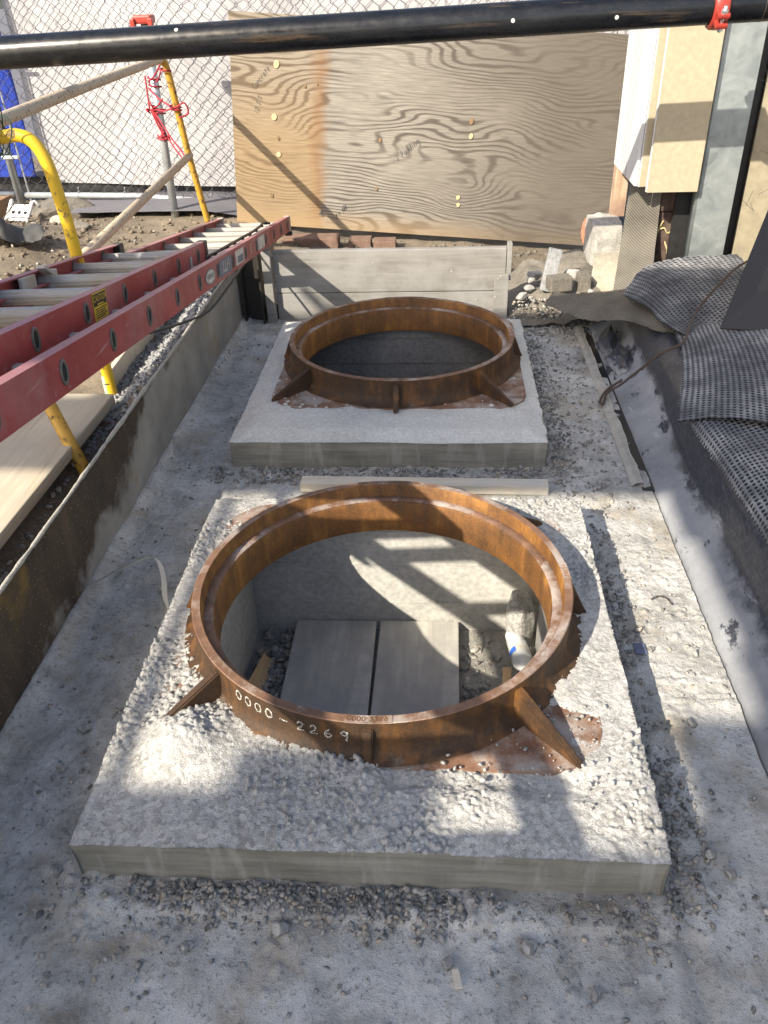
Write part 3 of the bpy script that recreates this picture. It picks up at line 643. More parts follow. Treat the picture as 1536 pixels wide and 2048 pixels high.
ZR = 0.2285
def frame_ring(C, label, near):
    t = thing('manhole_frame', (C[0], C[1], 0.12), label, 'manhole frame', 'rusty iron frames set on the collars')
    c = (C[0], C[1], 0)
    prof = [(0.430, 0.080), (0.430, 0.178), (0.434, 0.184), (0.4545, 0.186), (0.4565, 0.190), (0.458, ZR-0.002), (0.4595, ZR-0.0003)]
    build('ring_inside', *lathe(prof, 160, c), M['rust'], t, smooth=True)
    o2 = [(0.4595, ZR-0.0003), (0.478, ZR), (0.480, ZR-0.002)]
    rim = build('rim', *lathe(o2, 160, c), M['rim'], t, smooth=False)
    o3 = [(0.480, ZR-0.002), (0.4785, 0.195), (0.480, 0.165), (0.484, 0.148), (0.494, 0.136), (0.512, 0.1295)]
    build('ring_outside', *lathe(o3, 160, c), M['rust_out'], t, smooth=True)
    build('ledge', *lathe([(0.432, 0.1855), (0.438, 0.1895), (0.448, 0.1905), (0.4555, 0.1885)], 160, c), M['rim'], t, smooth=True)
    # square flange with cut corners, a hole in the middle
    m = MB(); n = 96; a = np.linspace(0, 2*np.pi, n, endpoint=False); hs = 0.505
    rr = np.minimum(hs/np.maximum(np.abs(np.cos(a)), np.abs(np.sin(a))), 0.655)
    inner = np.stack([C[0]+0.432*np.cos(a), C[1]+0.432*np.sin(a)], 1); outer = np.stack([C[0]+rr*np.cos(a), C[1]+rr*np.sin(a)], 1)
    zt, zb = 0.1305, 0.110; V = np.concatenate([np.c_[inner, np.full(n, zb)], np.c_[inner, np.full(n, zt)], np.c_[outer, np.full(n, zt-0.006)], np.c_[outer, np.full(n, zb)]])
    F = []
    for i in range(n):
        j = (i+1) % n
        for k in range(3): F.append((k*n+i, k*n+j, (k+1)*n+j, (k+1)*n+i))
        F.append((3*n+i, 3*n+j, j, i))
    build('flange', V, F, M['flange'], t)
    # eight ribs
    for k in range(8):
        an = R_(-90+45*k)+(R_(-3) if k % 2 else 0); rt = (0.668 if k in (1, 7) else 0.610) if k % 2 else (0.555 if k == 0 else 0.522) if not near else (0.514 if k == 0 else 0.528)
        d = np.array([math.cos(an), math.sin(an)]); q = np.array([-d[1], d[0]]); w0, w1 = 0.012, 0.009
        prof = [(0.476, 0.1255), (0.476, 0.212), (0.486, 0.211), (rt-0.008, 0.137), (rt, 0.1255)]
        V = []
        for s in (-1, 1):
            for (r_, z_) in prof:
                w = w0 if r_ < 0.5 else w1; V.append((C[0]+d[0]*r_+q[0]*s*w, C[1]+d[1]*r_+q[1]*s*w, z_))
        n5 = len(prof); F = [tuple(range(n5))[::-1], tuple(range(n5, 2*n5))]+[(i, (i+1) % n5, n5+(i+1) % n5, n5+i) for i in range(n5)]
        bm = bmesh.new(); vs = [bm.verts.new(v) for v in V]
        for f in F: bm.faces.new([vs[i] for i in f])
        bmesh.ops.recalc_face_normals(bm, faces=bm.faces); bmesh.ops.bevel(bm, geom=list(bm.edges), offset=0.0035, segments=2, affect='EDGES')
        bm.verts.ensure_lookup_table(); VV = np.array([v.co[:] for v in bm.verts]); FF = [tuple(v.index for v in f.verts) for f in bm.faces]; bm.free()
        build('rib', VV, FF, M['rust_out'], t, smooth=False)
    # cast lettering on the rim: pads with raised characters
    def rimtext(s, ang, size, flip=False, pad=True):
        V, F, L = text_vf(s, size, (0, 0, 0), np.array([1, 0, 0.]), np.array([0, 1, 0.]), depth=0.0012)
        rad = 0.4690; sg = 1 if not flip else -1
        A = ang+sg*L[:, 0]/rad; rr = rad-sg*L[:, 1]*-1 if flip else rad+L[:, 1]
        rr = rad+(L[:, 1] if not flip else -L[:, 1]) if False else rad+(-L[:, 1] if flip else L[:, 1])
        VV = np.stack([C[0]+rr*np.cos(A), C[1]+rr*np.sin(A), ZR+0.0008+L[:, 2]], 1)
        w = (L[:, 0].max()-L[:, 0].min())/rad/2+0.02; k = np.linspace(ang-w, ang+w, 14)
        V4 = []; F4 = []
        for i, a_ in enumerate(k):
            for r_ in (0.4600, 0.4792):
                for z_ in (ZR-0.004, ZR+0.0014): V4.append((C[0]+r_*math.cos(a_), C[1]+r_*math.sin(a_), z_))
            if i: b = 4*i; p = b-4; F4 += [(p+1, p+3, b+3, b+1), (p, b, b+2, p+2), (p, p+1, b+1, b), (p+2, b+2, b+3, p+3)]
        F4 += [(0, 2, 3, 1), (4*13, 4*13+1, 4*13+3, 4*13+2)]
        pd = build('letter_pad', V4, F4, M['rim'], t)
        build('lettering', VV, F, M['rust'], pd)
    rimtext('0000-2269', R_(-90), 0.020, False)
    rimtext('NEENAH FOUNDRY  USA', R_(90), 0.016, True)
    rimtext('2 05-11', R_(5), 0.016, False)
    return t
ring1 = frame_ring(C1, 'nearer rusty iron manhole frame with chalked numbers on its outside', True)
ring2 = frame_ring(C2, 'farther rusty iron manhole frame standing on the smooth collar', False)

# chalk numbers on the outside of the nearer frame
DIG = {'0': [[(0.3, 0.02), (0.05, 0.35), (0.15, 0.85), (0.42, 0.98), (0.66, 0.7), (0.6, 0.2), (0.3, 0.02)]], '-': [[(0.05, 0.5), (0.75, 0.46)]],
       '2': [[(0.08, 0.75), (0.3, 0.97), (0.58, 0.8), (0.45, 0.5), (0.08, 0.08), (0.66, 0.1)]], '6': [[(0.55, 0.95), (0.2, 0.6), (0.1, 0.2), (0.38, 0.02), (0.62, 0.22), (0.45, 0.45), (0.15, 0.35)]],
       '9': [[(0.6, 0.7), (0.35, 0.95), (0.1, 0.72), (0.3, 0.48), (0.58, 0.62), (0.62, 0.85), (0.58, 0.3), (0.5, -0.05)]]}
def chalk(t, C):
    P = []; sz = []
    xs = [0.0, 0.030, 0.060, 0.090, 0.128, 0.170, 0.200, 0.232, 0.268]
    for ch, x in zip('0000-2269', xs):
        for st in DIG[ch]:
            pts = spline([(a*0.026, b*0.027) for a, b in st], 12)
            for a, b in pts:
                for _ in range(2):
                    ax = x+a+rng.normal()*0.0009; bz = b+rng.normal()*0.0009
                    an = R_(-129)+ax/0.481; z = 0.172+bz+0.010*(1-x/0.3)
                    if rng.random() < 0.18: continue
                    P.append((C[0]+0.4800*math.cos(an), C[1]+0.4800*math.sin(an), z)); sz.append(rng.uniform(0.0006, 0.0015))
    V, F = rocks(P, sz, 0.6, 5); build('chalk_number', V, F, M['chalk'], t)
chalk(ring1, C1)

# things lying in the nearer pit
def plank(name, lo, hi, mat, label, cat='plank', group=None, bev=0.004, rotz=0.0, tilt=None):
    V, F = boxvf(lo, hi, bev); c = (np.array(lo)+np.array(hi))/2
    V = V.copy(); V[:, 2] += 0.002*fbm(V[:, 0]*4, V[:, 1]*4, 5, 2)
    if rotz:
        ca, sa = math.cos(rotz), math.sin(rotz); d = V-c; V = c+np.stack([d[:, 0]*ca-d[:, 1]*sa, d[:, 0]*sa+d[:, 1]*ca, d[:, 2]], 1)
    if tilt is not None: V[:, 2] += (V[:, 0]-c[0])*tilt[0]+(V[:, 1]-c[1])*tilt[1]
    return tag(build(name, V, F, mat), label, cat, group)
plank('plank', (-0.488, 1.12, PITZ+0.012), (-0.212, 2.105, PITZ+0.050), M['pitplank'], 'left of the two dusty grey planks in the nearer pit', group='planks on the pit bottom', rotz=0.004)
plank('plank', (-0.205, 1.12, PITZ+0.012), (0.062, 2.108, PITZ+0.050), M['pitplank'], 'right of the two dusty grey planks in the nearer pit', group='planks on the pit bottom', rotz=-0.010)
plank('form_board', (0.312, 1.20, PITZ+0.01), (0.342, 1.98, 0.07), M['wood_grey'], 'pale form board standing against the right wall of the nearer pit', 'board')
bigrock('concrete_lump', (0.268, 2.045, PITZ+0.01), (0.10, 0.11, 0.30), 3, M['popcorn'], 'rough pale concrete lump in the back corner of the nearer pit', 'concrete lump')
plank('paint_stick', (0.185, 1.50, PITZ+0.035), (0.212, 1.90, PITZ+0.041), M['stick'], 'flat yellow wooden stick lying beside the plastic bottle', 'stick', bev=0.001, rotz=-0.10, tilt=(0, 0.02))
plank('wood_offcut', (-0.600, 1.62, PITZ+0.02), (-0.552, 1.95, PITZ+0.032), M['stick'], 'brown wooden offcut leaning at the left wall of the nearer pit', 'offcut', bev=0.001, rotz=-0.12, tilt=(-1.2, 0))
bt = thing('water_bottle', (0.262, 1.95, PITZ+0.03), 'crumpled clear plastic bottle with a blue and white label in the pit', 'bottle')
def bottle_frame(prof, n=36, wob=0.0):
    V, F = lathe(prof, n); a = np.arctan2(V[:, 1], V[:, 0])
    V[:, :2] *= (1+wob*(np.sin(3*a+V[:, 2]*60)+0.6*np.sin(5*a-V[:, 2]*90)))[:, None]
    ax = np.array([0.10, -0.97, 0.14]); ax /= np.linalg.norm(ax); e1 = np.cross([0, 0, 1.0], ax); e1 /= np.linalg.norm(e1); e2 = np.cross(ax, e1)
    return np.array([0.248, 2.035, PITZ+0.062])+np.outer(V[:, 0], e1)+np.outer(V[:, 1], e2)+np.outer(V[:, 2], ax), F
pr = [(0.001, 0.004), (0.022, 0), (0.030, 0.006)]+[(0.0315-0.0018*(i % 2), 0.014+i*0.009) for i in range(9)]+[(0.0325, 0.10), (0.0325, 0.135), (0.0335, 0.145), (0.031, 0.16), (0.020, 0.182), (0.0135, 0.19), (0.013, 0.20)]
build('body', *bottle_frame(pr, wob=0.03), M['bottle'], bt, smooth=True)
build('cap', *bottle_frame([(0.0145, 0.191), (0.0152, 0.193), (0.0152, 0.207), (0.0135, 0.209), (0.0005, 0.209)], 24), M['plastic_w'], bt, smooth=True)
V, F = bottle_frame([(0.0332, 0.102), (0.0334, 0.134)], 36); lab = build('label', V, F, M['label_w'], bt, smooth=True)
M['lblue'] = plain('label_blue', (0.03, 0.13, 0.55), 0.4, 0, 0.3)
V, F = bottle_frame([(0.0337, 0.106), (0.0339, 0.131)], 36); build('blue_print', V, [f for i, f in enumerate(F) if 12 <= i < 21], M['lblue'], lab, smooth=True)

# ================================================================ STEEL PLATE, BACK BOARDS, POSTS
pl = thing('steel_plate', (-1.06, 2.2, 0), 'long cement-smeared steel plate forming the left side of the trench', 'steel plate')
ys = np.linspace(-3.0, 4.12, 240); zs = np.linspace(-0.02, 0.306, 16); Yg, Zg = np.meshgrid(ys, zs); Xg = -1.048+0.0025*fbm(Yg*6, Zg*6, 13, 3)
Vp, Fp = gridvf(Xg, Yg, Zg)
build('plate_face', Vp, Fp, M['plate'], pl, smooth=True)
Vb, Fb = gridvf(Xg*0-1.063, Yg, Zg); build('plate_back', Vb, Fb[:, ::-1], M['plate'], pl, smooth=True)
n = 700; yy = np.linspace(-3.0, 4.12, n); rr = 0.0062+0.003*fbm(yy*30, yy*0, 15, 3)
build('cement_edge', *tubevf(np.stack([np.full(n, -1.0555)+0.001*fbm(yy*9, yy*0+3, 16, 2), yy, np.full(n, 0.307)+0.002*fbm(yy*11, yy*0+5, 17, 3)], 1), rr, 8), M['crust'], pl, smooth=True)

m = MB().box((-1.030, 4.125, -0.02), (-0.925, 4.135, 0.39)).box((-1.030, 4.06, -0.02), (-1.021, 4.125, 0.39)).box((-0.934, 4.06, -0.02), (-0.925, 4.125, 0.39))
tag(m.build('steel_column', M['darksteel']), 'dark steel channel post in the back left corner of the trench', 'steel post')
tag(MB().box((-0.912, 4.075, -0.02), (-0.866, 4.115, 0.375), 0.004).build('timber_stake', M['wood_grey']), 'slim grey stake beside the dark steel post', 'stake')
bw = thing('board_wall', (-0.25, 4.14, 0), 'wall of stacked grey boards closing the far end of the trench', 'board wall')
MB().box((-0.862, 4.118, 0.146), (0.325, 4.158, 0.362), 0.004).build('board', M['wood_grey'], bw)
MB().box((-0.862, 4.121, -0.02), (0.322, 4.158, 0.1425), 0.004).build('board', M['wood_grey'], bw)
MB().box((0.3275, 4.110, 0.20), (0.352, 4.160, 0.386), 0.003).build('end_post', M['wood_grey'], bw)
MB().box((0.268, 4.096, -0.02), (0.340, 4.116, 0.236), 0.003).build('cover_board', M['wood_grey'], bw)
nl = MB()
for x, z in ((0.285, 0.215), (0.30, 0.225), (0.05, 0.25), (-0.35, 0.30), (0.18, 0.10), (0.275, 0.12)): nl.add(*lathe([(0.0005, 0.002), (0.004, 0.0015), (0.005, 0)], 8, (0, 0, 0))) if False else nl.box((x-0.004, 4.094 if x > 0.27 else 4.1165, z-0.004), (x+0.004, 4.1175, z+0.004), 0.0015)
nl.build('nail_head', M['crust'], bw)
# old masonry and broken bricks behind and to the right of the boards
tag(MB().box((-1.02, 5.22, 0.00), (-0.66, 5.36, 0.130), 0.008).build('red_curb_bar', M['brick']), 'dull red masonry bar on the ground under the ladder end', 'masonry bar')
for i, x in enumerate((-0.56, -0.40)):
    tag(MB().box((x-0.04, 5.28, -0.01), (x+0.105, 5.40, 0.100-0.012*i), 0.007).build('brick', M['brick']), ('paler' if i else 'redder')+' old brick in the ground below the plywood', 'brick', 'bricks below the plywood')

# ================================================================ PLYWOOD SHEET
ang = R_(-4.6); ux = np.array([math.cos(ang), 0, math.sin(ang)]); uz = np.array([-math.sin(ang), 0, math.cos(ang)]); B0 = np.array([-1.362, 5.50, 0.168])
pw = thing('plywood_sheet', tuple(B0+ux*1.2), 'weathered plywood sheet with pencil notes, leaning at the far end', 'plywood')
nx, nz = 60, 30; u = np.linspace(0, 2.44, nx); v = np.linspace(0, 1.205, nz); U, Vv = np.meshgrid(u, v)
lean = lambda U, Vv: 0.035*Vv+0.006*fbm(U*1.5, Vv*1.5, 23, 2)
G = B0+U[..., None]*ux+Vv[..., None]*uz; G[..., 1] += lean(U, Vv)
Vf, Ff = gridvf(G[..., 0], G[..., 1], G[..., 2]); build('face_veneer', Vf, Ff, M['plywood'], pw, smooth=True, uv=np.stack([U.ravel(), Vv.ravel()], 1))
Gb = G.copy(); Gb[..., 1] += 0.017; Vk, Fk = gridvf(Gb[..., 0], Gb[..., 1], Gb[..., 2]); build('back_veneer', Vk, Fk[:, ::-1], M['wood_dark'], pw, smooth=True)
edge = []
for idx in ((0, slice(None)), (-1, slice(None)), (slice(None), 0), (slice(None), -1)):
    a, b = G[idx], Gb[idx]; A = np.stack([a, b]); Ve, Fe = gridvf(A[..., 0], A[..., 1], A[..., 2]); build('sheet_edge', Ve, Fe, M['wood_dark'], pw)
def onply(a, b, off=-0.0015): p = B0+a*ux+b*uz; return p+np.array([0, 0.035*b+0.006*float(fbm(np.array([a*1.5]), np.array([b*1.5]), 23, 2)[0])+off, 0])
M['knot'] = plain('fresh_knot_plug', (0.50, 0.41, 0.22), 0.8, 0, 0.12); M['knot_d'] = plain('dark_knot', (0.20, 0.13, 0.07), 0.8, 0, 0.3)
for i, (a, b, r, mt) in enumerate(((0.282, 0.945, 0.017, 'knot'), (0.262, 0.655, 0.016, 'knot'), (0.286, 0.44, 0.013, 'knot'), (0.284, 0.535, 0.010, 'knot_d'), (0.235, 0.19, 0.012, 'knot_d'), (1.49, 0.70, 0.014, 'knot_d'), (1.495, 0.615, 0.013, 'knot'), (1.45, 0.25, 0.012, 'knot'), (1.455, 0.205, 0.011, 'knot'), (0.455, 0.835, 0.008, 'knot_d'), (0.53, 0.85, 0.005, 'knot_d'), (0.93, 0.56, 0.010, 'knot_d'), (0.92, 0.27, 0.009, 'knot_d'))):
    t = np.linspace(0, 2*np.pi, 20, endpoint=False); rr = r*(1+0.06*np.sin(2*t+i)); V = [onply(a, b, -0.007)]+[onply(a+rr[k]*math.cos(t[k]), b+1.25*rr[k]*math.sin(t[k]), -0.006) for k in range(20)]
    build('knot', V, [(0, 1+k, 1+(k+1) % 20) for k in range(20)], M[mt], pw)
# pencil and marker notes: strokes in a slanting hand
GL = {'C': [[(.9, .85), (.5, 1), (.1, .6), (.2, .1), (.8, .1)]], 'o': [[(.5, .6), (.1, .35), (.4, 0), (.8, .3), (.5, .6)]], 'n': [[(.1, .6), (.1, 0)], [(.1, .4), (.5, .6), (.7, .4), (.7, 0)]], 'c': [[(.7, .5), (.3, .6), (.1, .25), (.4, 0), (.7, .1)]],
      'r': [[(.1, .6), (.15, 0)], [(.12, .4), (.6, .6)]], 'e': [[(.1, .3), (.7, .35), (.45, .6), (.1, .3), (.4, 0), (.75, .12)]], 't': [[(.4, .9), (.4, 0)], [(.1, .6), (.75, .62)]], '1': [[(.3, 1), (.35, 0)]], '2': [[(.1, .75), (.4, 1), (.7, .7), (.1, 0), (.8, .05)]],
      '3': [[(.1, .9), (.6, .95), (.3, .55), (.7, .3), (.1, .05)]], ':': [[(.3, .6), (.34, .55)], [(.3, .15), (.34, .1)]], '7': [[(.05, .95), (.7, 1), (.35, 0)]], '"': [[(.2, 1), (.15, .75)], [(.5, 1), (.45, .75)]], "'": [[(.3, 1), (.25, .75)]],
      'P': [[(.15, 0), (.2, 1), (.65, .85), (.5, .5), (.18, .5)]], 'a': [[(.7, .5), (.3, .6), (.1, .2), (.5, .05), (.7, .5), (.75, 0)]], 'd': [[(.7, .4), (.3, .5), (.1, .2), (.5, .05), (.7, .4), (.75, 1), (.75, 0)]], 'i': [[(.3, .6), (.35, 0)], [(.32, .8), (.34, .84)]],
      'g': [[(.7, .5), (.3, .6), (.1, .25), (.6, .15), (.75, .55), (.7, -.4), (.2, -.4)]], 'H': [[(.1, 1), (.15, 0)], [(.7, 1), (.75, 0)], [(.1, .5), (.75, .5)]], 's': [[(.7, .6), (.2, .5), (.6, .25), (.1, .02)]], ' ': [], 'm': [[(.05, 0), (.1, .8), (.35, .2), (.5, .8), (.8, 0)]]}
def note(s, a, b, h, rot, wid, off=-0.005):
    m = MB(); ca, sa = math.cos(rot), math.sin(rot); x = 0
    for ch in s:
        for st in GL.get(ch, []):
            pts = spline([(x+p[0]*0.62*h+0.18*p[1]*h, p[1]*h) for p in st], 6)
            m.tube([onply(a+q[0]*ca-q[1]*sa, b+q[0]*sa+q[1]*ca, off) for q in pts], wid, 4)
        x += 0.56*h
    return m
note('Concrete', 0.145, 0.80, 0.034, R_(50), 0.0011).build('pencil_note', M['pencil'], pw)
note("12:3:3'", 0.16, 0.665, 0.030, R_(72), 0.0011).build('pencil_note', M['pencil'], pw)
note('7"Padding', 1.045, 0.44, 0.036, R_(42), 0.0011).build('pencil_note', M['pencil'], pw)
note('1"', 0.66, 0.065, 0.034, R_(20), 0.0020).build('marker_note', M['pencil'], pw)
note('oH', 0.70, 0.115, 0.032, R_(30), 0.0018).build('marker_note', M['pencil'], pw)
note('ms', 0.545, 0.09, 0.034, R_(-25), 0.0022).build('marker_note', M['pencil'], pw)
t = np.linspace(0, 2*np.pi, 24, endpoint=False); rr = 0.05*(1+0.4*fbm(np.cos(t)*2, np.sin(t)*2, 4, 3))
build('orange_mark', [onply(2.31+0.7*rr[k]*math.cos(t[k]), 0.10+1.6*rr[k]*math.sin(t[k]), -0.006) for k in range(24)], [tuple(range(24))], M['orange_paint'], pw)

# ================================================================ FENCE AND TARPS
fy = 6.0
fe = thing('chain_link_fence', (-1.5, fy, 0.2), 'chain-link fence with a bottom rail behind the plywood', 'fence')
def zig(x0, x1, z0, z1, pitch=0.088, hgt=0.088, r=0.0020):
    """Zigzag wires, each hooked into its neighbour."""
    V = []; F = []; b = 0; nw = int((x1-x0)/(pitch/2)); ns = int((z1-z0)/(hgt/2))
    for w in range(nw):
        xc = x0+w*pitch/2; pts = []
        for k in range(ns+1):
            side = 1 if (k+w) % 2 else -1; z = z0+k*hgt/2; jx = 0.014*float(hash2(np.int64(w), np.int64(k), 5)-0.5)
            bow = 0.010*math.sin(z*2.1+xc*1.3)
            pts += [(xc+side*pitch*0.25*0.80+jx, fy-0.004*side+bow, z-0.008), (xc+side*pitch*0.27+jx, fy+bow, z), (xc+side*pitch*0.25*0.80+jx, fy+0.004*side+bow, z+0.008)]
        Vt, Ft = tubevf(pts, r, 4, False); V.append(Vt); F.append(np.array(Ft)+b); b += len(Vt)
    return np.concatenate(V), np.concatenate(F)
V, F = zig(-3.9, 1.55, 0.20, 2.05); tag(build('wire_mesh', V, F, M['wire'], fe), kind='stuff')
MB().tube([(-3.04, fy, 0.268), (-2.2, fy-0.004, 0.248), (-1.49, fy, 0.180), (1.5, fy, 0.10)], 0.021, 12).build('bottom_rail', M['galv_tube'], fe, True)
MB().tube([(-3.9, fy+0.01, 0.29), (-3.10, fy+0.01, 0.272)], 0.021, 12).build('bottom_rail', M['galv_tube'], fe, True)
MB().tube([(-3.05, fy-0.02, 0.20), (-3.10, fy-0.02, 2.3)], 0.028, 14).build('fence_post', M['galv_tube'], fe, True)
MB().tube([(1.5, fy-0.02, 0.05), (1.5, fy-0.02, 2.3)], 0.028, 14).build('fence_post', M['galv_tube'], fe, True)
MB().tube([(-3.9, fy, 2.06), (1.55, fy, 2.06)], 0.018, 10).build('top_rail', M['galv_tube'], fe, True)
m = MB(); m.tube([(-2.985, fy, 0.22), (-3.03, fy, 1.9)], 0.006, 6); m.build('tension_bar', M['galv_tube'], fe)
for x, z in ((-2.62, 0.262), (-2.28, 0.253), (-1.96, 0.227), (-1.66, 0.196), (-1.56, 0.186)):
    V, F = tubevf([(x, fy+0.024*math.cos(a), z+0.024*math.sin(a)) for a in np.linspace(0, 2*math.pi, 14)]+[(x+0.01, fy-0.02, z+0.05), (x+0.02, fy-0.015, z+0.06)], 0.0022, 5); build('tie_wire', V, F, M['galv_tube'], fe, True)
for z in (0.52, 1.22): MB().box((-3.075-0.02, fy-0.055, z), (-2.975, fy-0.045, z+0.022), 0.003).build('post_band', M['galv_tube'], fe)
def cloth(name, x0, x1, z0, z1, y, amp, mat, seed, label, step=0.035, dz=None):
    xs = np.linspace(x0, x1, int((x1-x0)/step)); zs = np.linspace(0, 1, int((z1-z0)/step)); Xc, Zc = np.meshgrid(xs, zs)
    zb = z0+(dz or 0)*(Xc-x0)/(x1-x0); Z2 = zb+(z1-zb)*Zc; Yc = y+amp*fbm(Xc*1.1, Z2*0.8, seed, 3)+amp*0.25*fbm(Xc*5, Z2*2.5, seed+5, 3)
    return tag(build(name, *gridvf(Xc, Yc, Z2), mat, smooth=True), label, 'tarp')
cloth('white_tarp', -2.92, 2.4, 0.315, 2.6, fy+0.16, 0.06, M['tarp_w'], 27, 'white tarp hanging behind the chain-link fence', dz=-0.18)
cloth('blue_tarp', -4.4, -2.96, 0.37, 2.6, fy+0.13, 0.05, M['tarp_b'], 28, 'blue tarp behind the fence at the far left')
tag(MB().box((-4.4, fy+0.20, 0.20), (-1.0, fy+0.215, 0.36)).build('gap_shade_strip', M['blackplastic']), 'black strip standing for the shaded gap under the white tarp', 'strip')  # dark strip stands in for shade in the gap below the tarp

# galvanised post with a red cap fitting, tied to the barrier with cord
po = thing('galvanised_post', (-1.815, 5.65, 0.17), 'leaning galvanised post with a red fitting on top', 'post')
MB().tube([(-1.825, 5.65, 0.12), (-1.81, 5.65, 1.33)], 0.027, 18).build('tube', M['galv_tube'], po, True)
m = MB().box((-1.875, 5.60, 1.315), (-1.755, 5.70, 1.362), 0.012); m.box((-1.885, 5.585, 1.29), (-1.855, 5.625, 1.345), 0.006); m.box((-1.775, 5.585, 1.29), (-1.745, 5.625, 1.345), 0.006)
m.build('cap_fitting', M['red_iron'], po)

# ================================================================ BLACK PIPE
def pz(x): return 1.3575+0.0265*(x-0.05)
pp = thing('black_pipe', (0.0, 3.5, 1.30), 'long glossy black steel pipe running across the top of the view', 'pipe')
xs = np.linspace(-2.7, 2.45, 60); MB().tube([(x, 3.5, pz(x)) for x in xs], 0.0575, 40).build('tube', M['pipe'], pp, True)
V, F = tubevf([(1.138+0.001*k, 3.5, pz(1.138)) for k in range(-1, 2)], [0.0578, 0.0585, 0.0578], 40, False); build('weld_seam', V, F, M['rusty_cable'], pp, True)
tag(MB().tube([(-2.7, 3.5, 0.1), (-2.7, 3.5, pz(-2.7)-0.05)], 0.04, 14).box((-2.80, 3.42, pz(-2.7)-0.07), (-2.60, 3.58, pz(-2.7)-0.0575), 0.003).build('pipe_stand', M['darksteel'], smooth=False), 'dark steel stand under the left end of the black pipe', 'pipe stand')
cp = thing('pipe_coupling', (0.985, 3.5, pz(0.985)), 'red grooved pipe coupling with zinc bolts on the black pipe', 'pipe coupling')
def pipeframe(V, x, spin=0.0):
    ca, sa = math.cos(spin), math.sin(spin); V = np.asarray(V, float)
    return np.stack([x+V[:, 2], 3.5+V[:, 0]*ca-V[:, 1]*sa, pz(x)+V[:, 0]*sa+V[:, 1]*ca], 1)
prof = [(0.0590, -0.026), (0.068, -0.027), (0.074, -0.020), (0.0755, 0.0), (0.074, 0.020), (0.068, 0.027), (0.0590, 0.026)]
V, F = lathe(prof, 48); build('housing', pipeframe(V, 0.985), F, M['red_iron'], cp, True)
for sgn, sp in ((1, R_(205)), (1, R_(25))):
    for off in (-0.017, 0.017):
        Vb, Fb = boxvf((0.066, off-0.0085, -0.022), (0.108, off+0.0085, 0.022), 0.006); build('bolt_pad', pipeframe(Vb, 0.985, sp), Fb, M['red_iron'], cp)
    Vb, Fb = tubevf([(0.094, -0.048, 0), (0.094, 0.040, 0)], 0.0062, 10); bo = build('bolt', pipeframe(Vb, 0.985, sp), Fb, M['zinc'], cp, True)
    for z in (-0.030, 0.029):
        Vb, Fb = tubevf([(0.094, z-0.005, 0), (0.094, z+0.005, 0)], 0.0125, 6); build('nut', pipeframe(Vb, 0.985, sp), Fb, M['zinc'], bo)

# ================================================================ BARRIERS
br = thing('pipe_barrier', (-1.56, 4.2, 0.18), 'pipe barrier with cement-splashed rails and an ochre end leg', 'barrier')
A = np.array([-1.455, 2.55, 1.15]); Bq = np.array([-1.640, 5.29, 1.15])
MB().tube(spline([A+(A-Bq)*0.55, A, (A+Bq)/2+np.array([0, 0, 0.004]), Bq-np.array([0.0, 0.05, 0.002]), Bq]), 0.0220, 14).build('top_rail', M['cream_tube'], br, True)
MB().tube([(-1.40, 2.40, 0.6), (-1.602, 5.46, 0.6)], 0.0220, 14).build('mid_rail', M['cream_tube'], br, True)
MB().tube(spline([(-1.640, 5.27, 1.150), (-1.640, 5.32, 1.135), (-1.625, 5.35, 1.07), (-1.605, 5.44, 0.62), (-1.568, 5.53, 0.17)]), 0.0205, 14).build('end_leg', M['ochre'], br, True)
MB().tube(spline([(-1.60, 2.55, 1.14), (-1.55, 2.51, 1.0), (-1.36, 2.38, 0.6), (-1.27, 2.31, 0.40), (-1.178, 2.243, 0.2), (-1.140, 2.230, 0.12)]), 0.0220, 14).build('brace_leg', M['ochre'], br, True)
by = thing('yellow_barrier', (-1.5, 2.8, 0.2), 'bright yellow bent tube barrier at the left edge', 'barrier')
pts = [(-1.272, 2.80, 0.16), (-1.275, 2.80, 0.5), (-1.284, 2.80, 0.80), (-1.293, 2.80, 0.92), (-1.306, 2.80, 1.03), (-1.335, 2.80, 1.095), (-1.385, 2.80, 1.118), (-1.46, 2.80, 1.112), (-1.8, 2.80, 1.105), (-2.6, 2.80, 1.10), (-2.68, 2.80, 1.06), (-2.71, 2.80, 0.95), (-2.71, 2.80, 0.17)]
MB().tube(spline(pts, 10), 0.0210, 16).build('frame_tube', M['yellow'], by, True)
MB().tube([(-1.275, 2.80, 0.242), (-1.275, 2.80, 0.247)], 0.0222, 16).build('joint_band', M['darksteel'], by, True)
MB().tube([(-2.71, 2.80, 0.60), (-2.2, 2.80, 0.60), (-1.9, 2.8, 0.6)], 0.02, 12).build('cross_tube', M['yellow'], by, True)
# dark green wire lashing the two barriers
m = MB(); r_ = np.random.default_rng(4)
for k in range(7):
    a = np.linspace(0, 2*np.pi, 22); ph = r_.uniform(0, 6); xo = -1.475+r_.normal()*0.020
    cyc = np.stack([xo+0.02*np.sin(a*1+ph)+0.004*k, 2.80+(0.040+0.006*r_.random())*np.cos(a), 1.132+(0.068+0.012*r_.random())*np.sin(a)], 1); m.tube(cyc, 0.0022, 5)
m.tube(spline([(-1.42, 2.765, 1.19), (-1.37, 2.75, 1.165), (-1.39, 2.76, 1.11), (-1.43, 2.76, 1.06), (-1.47, 2.765, 1.03)]), 0.002, 5); m.tube(spline([(-1.50, 2.76, 1.20), (-1.44, 2.74, 1.14), (-1.39, 2.755, 1.05)]), 0.0014, 5)
tag(m.build('wire_lashing', M['green_wire']), 'dark green wire lashing the yellow barrier to the rail', 'wire')
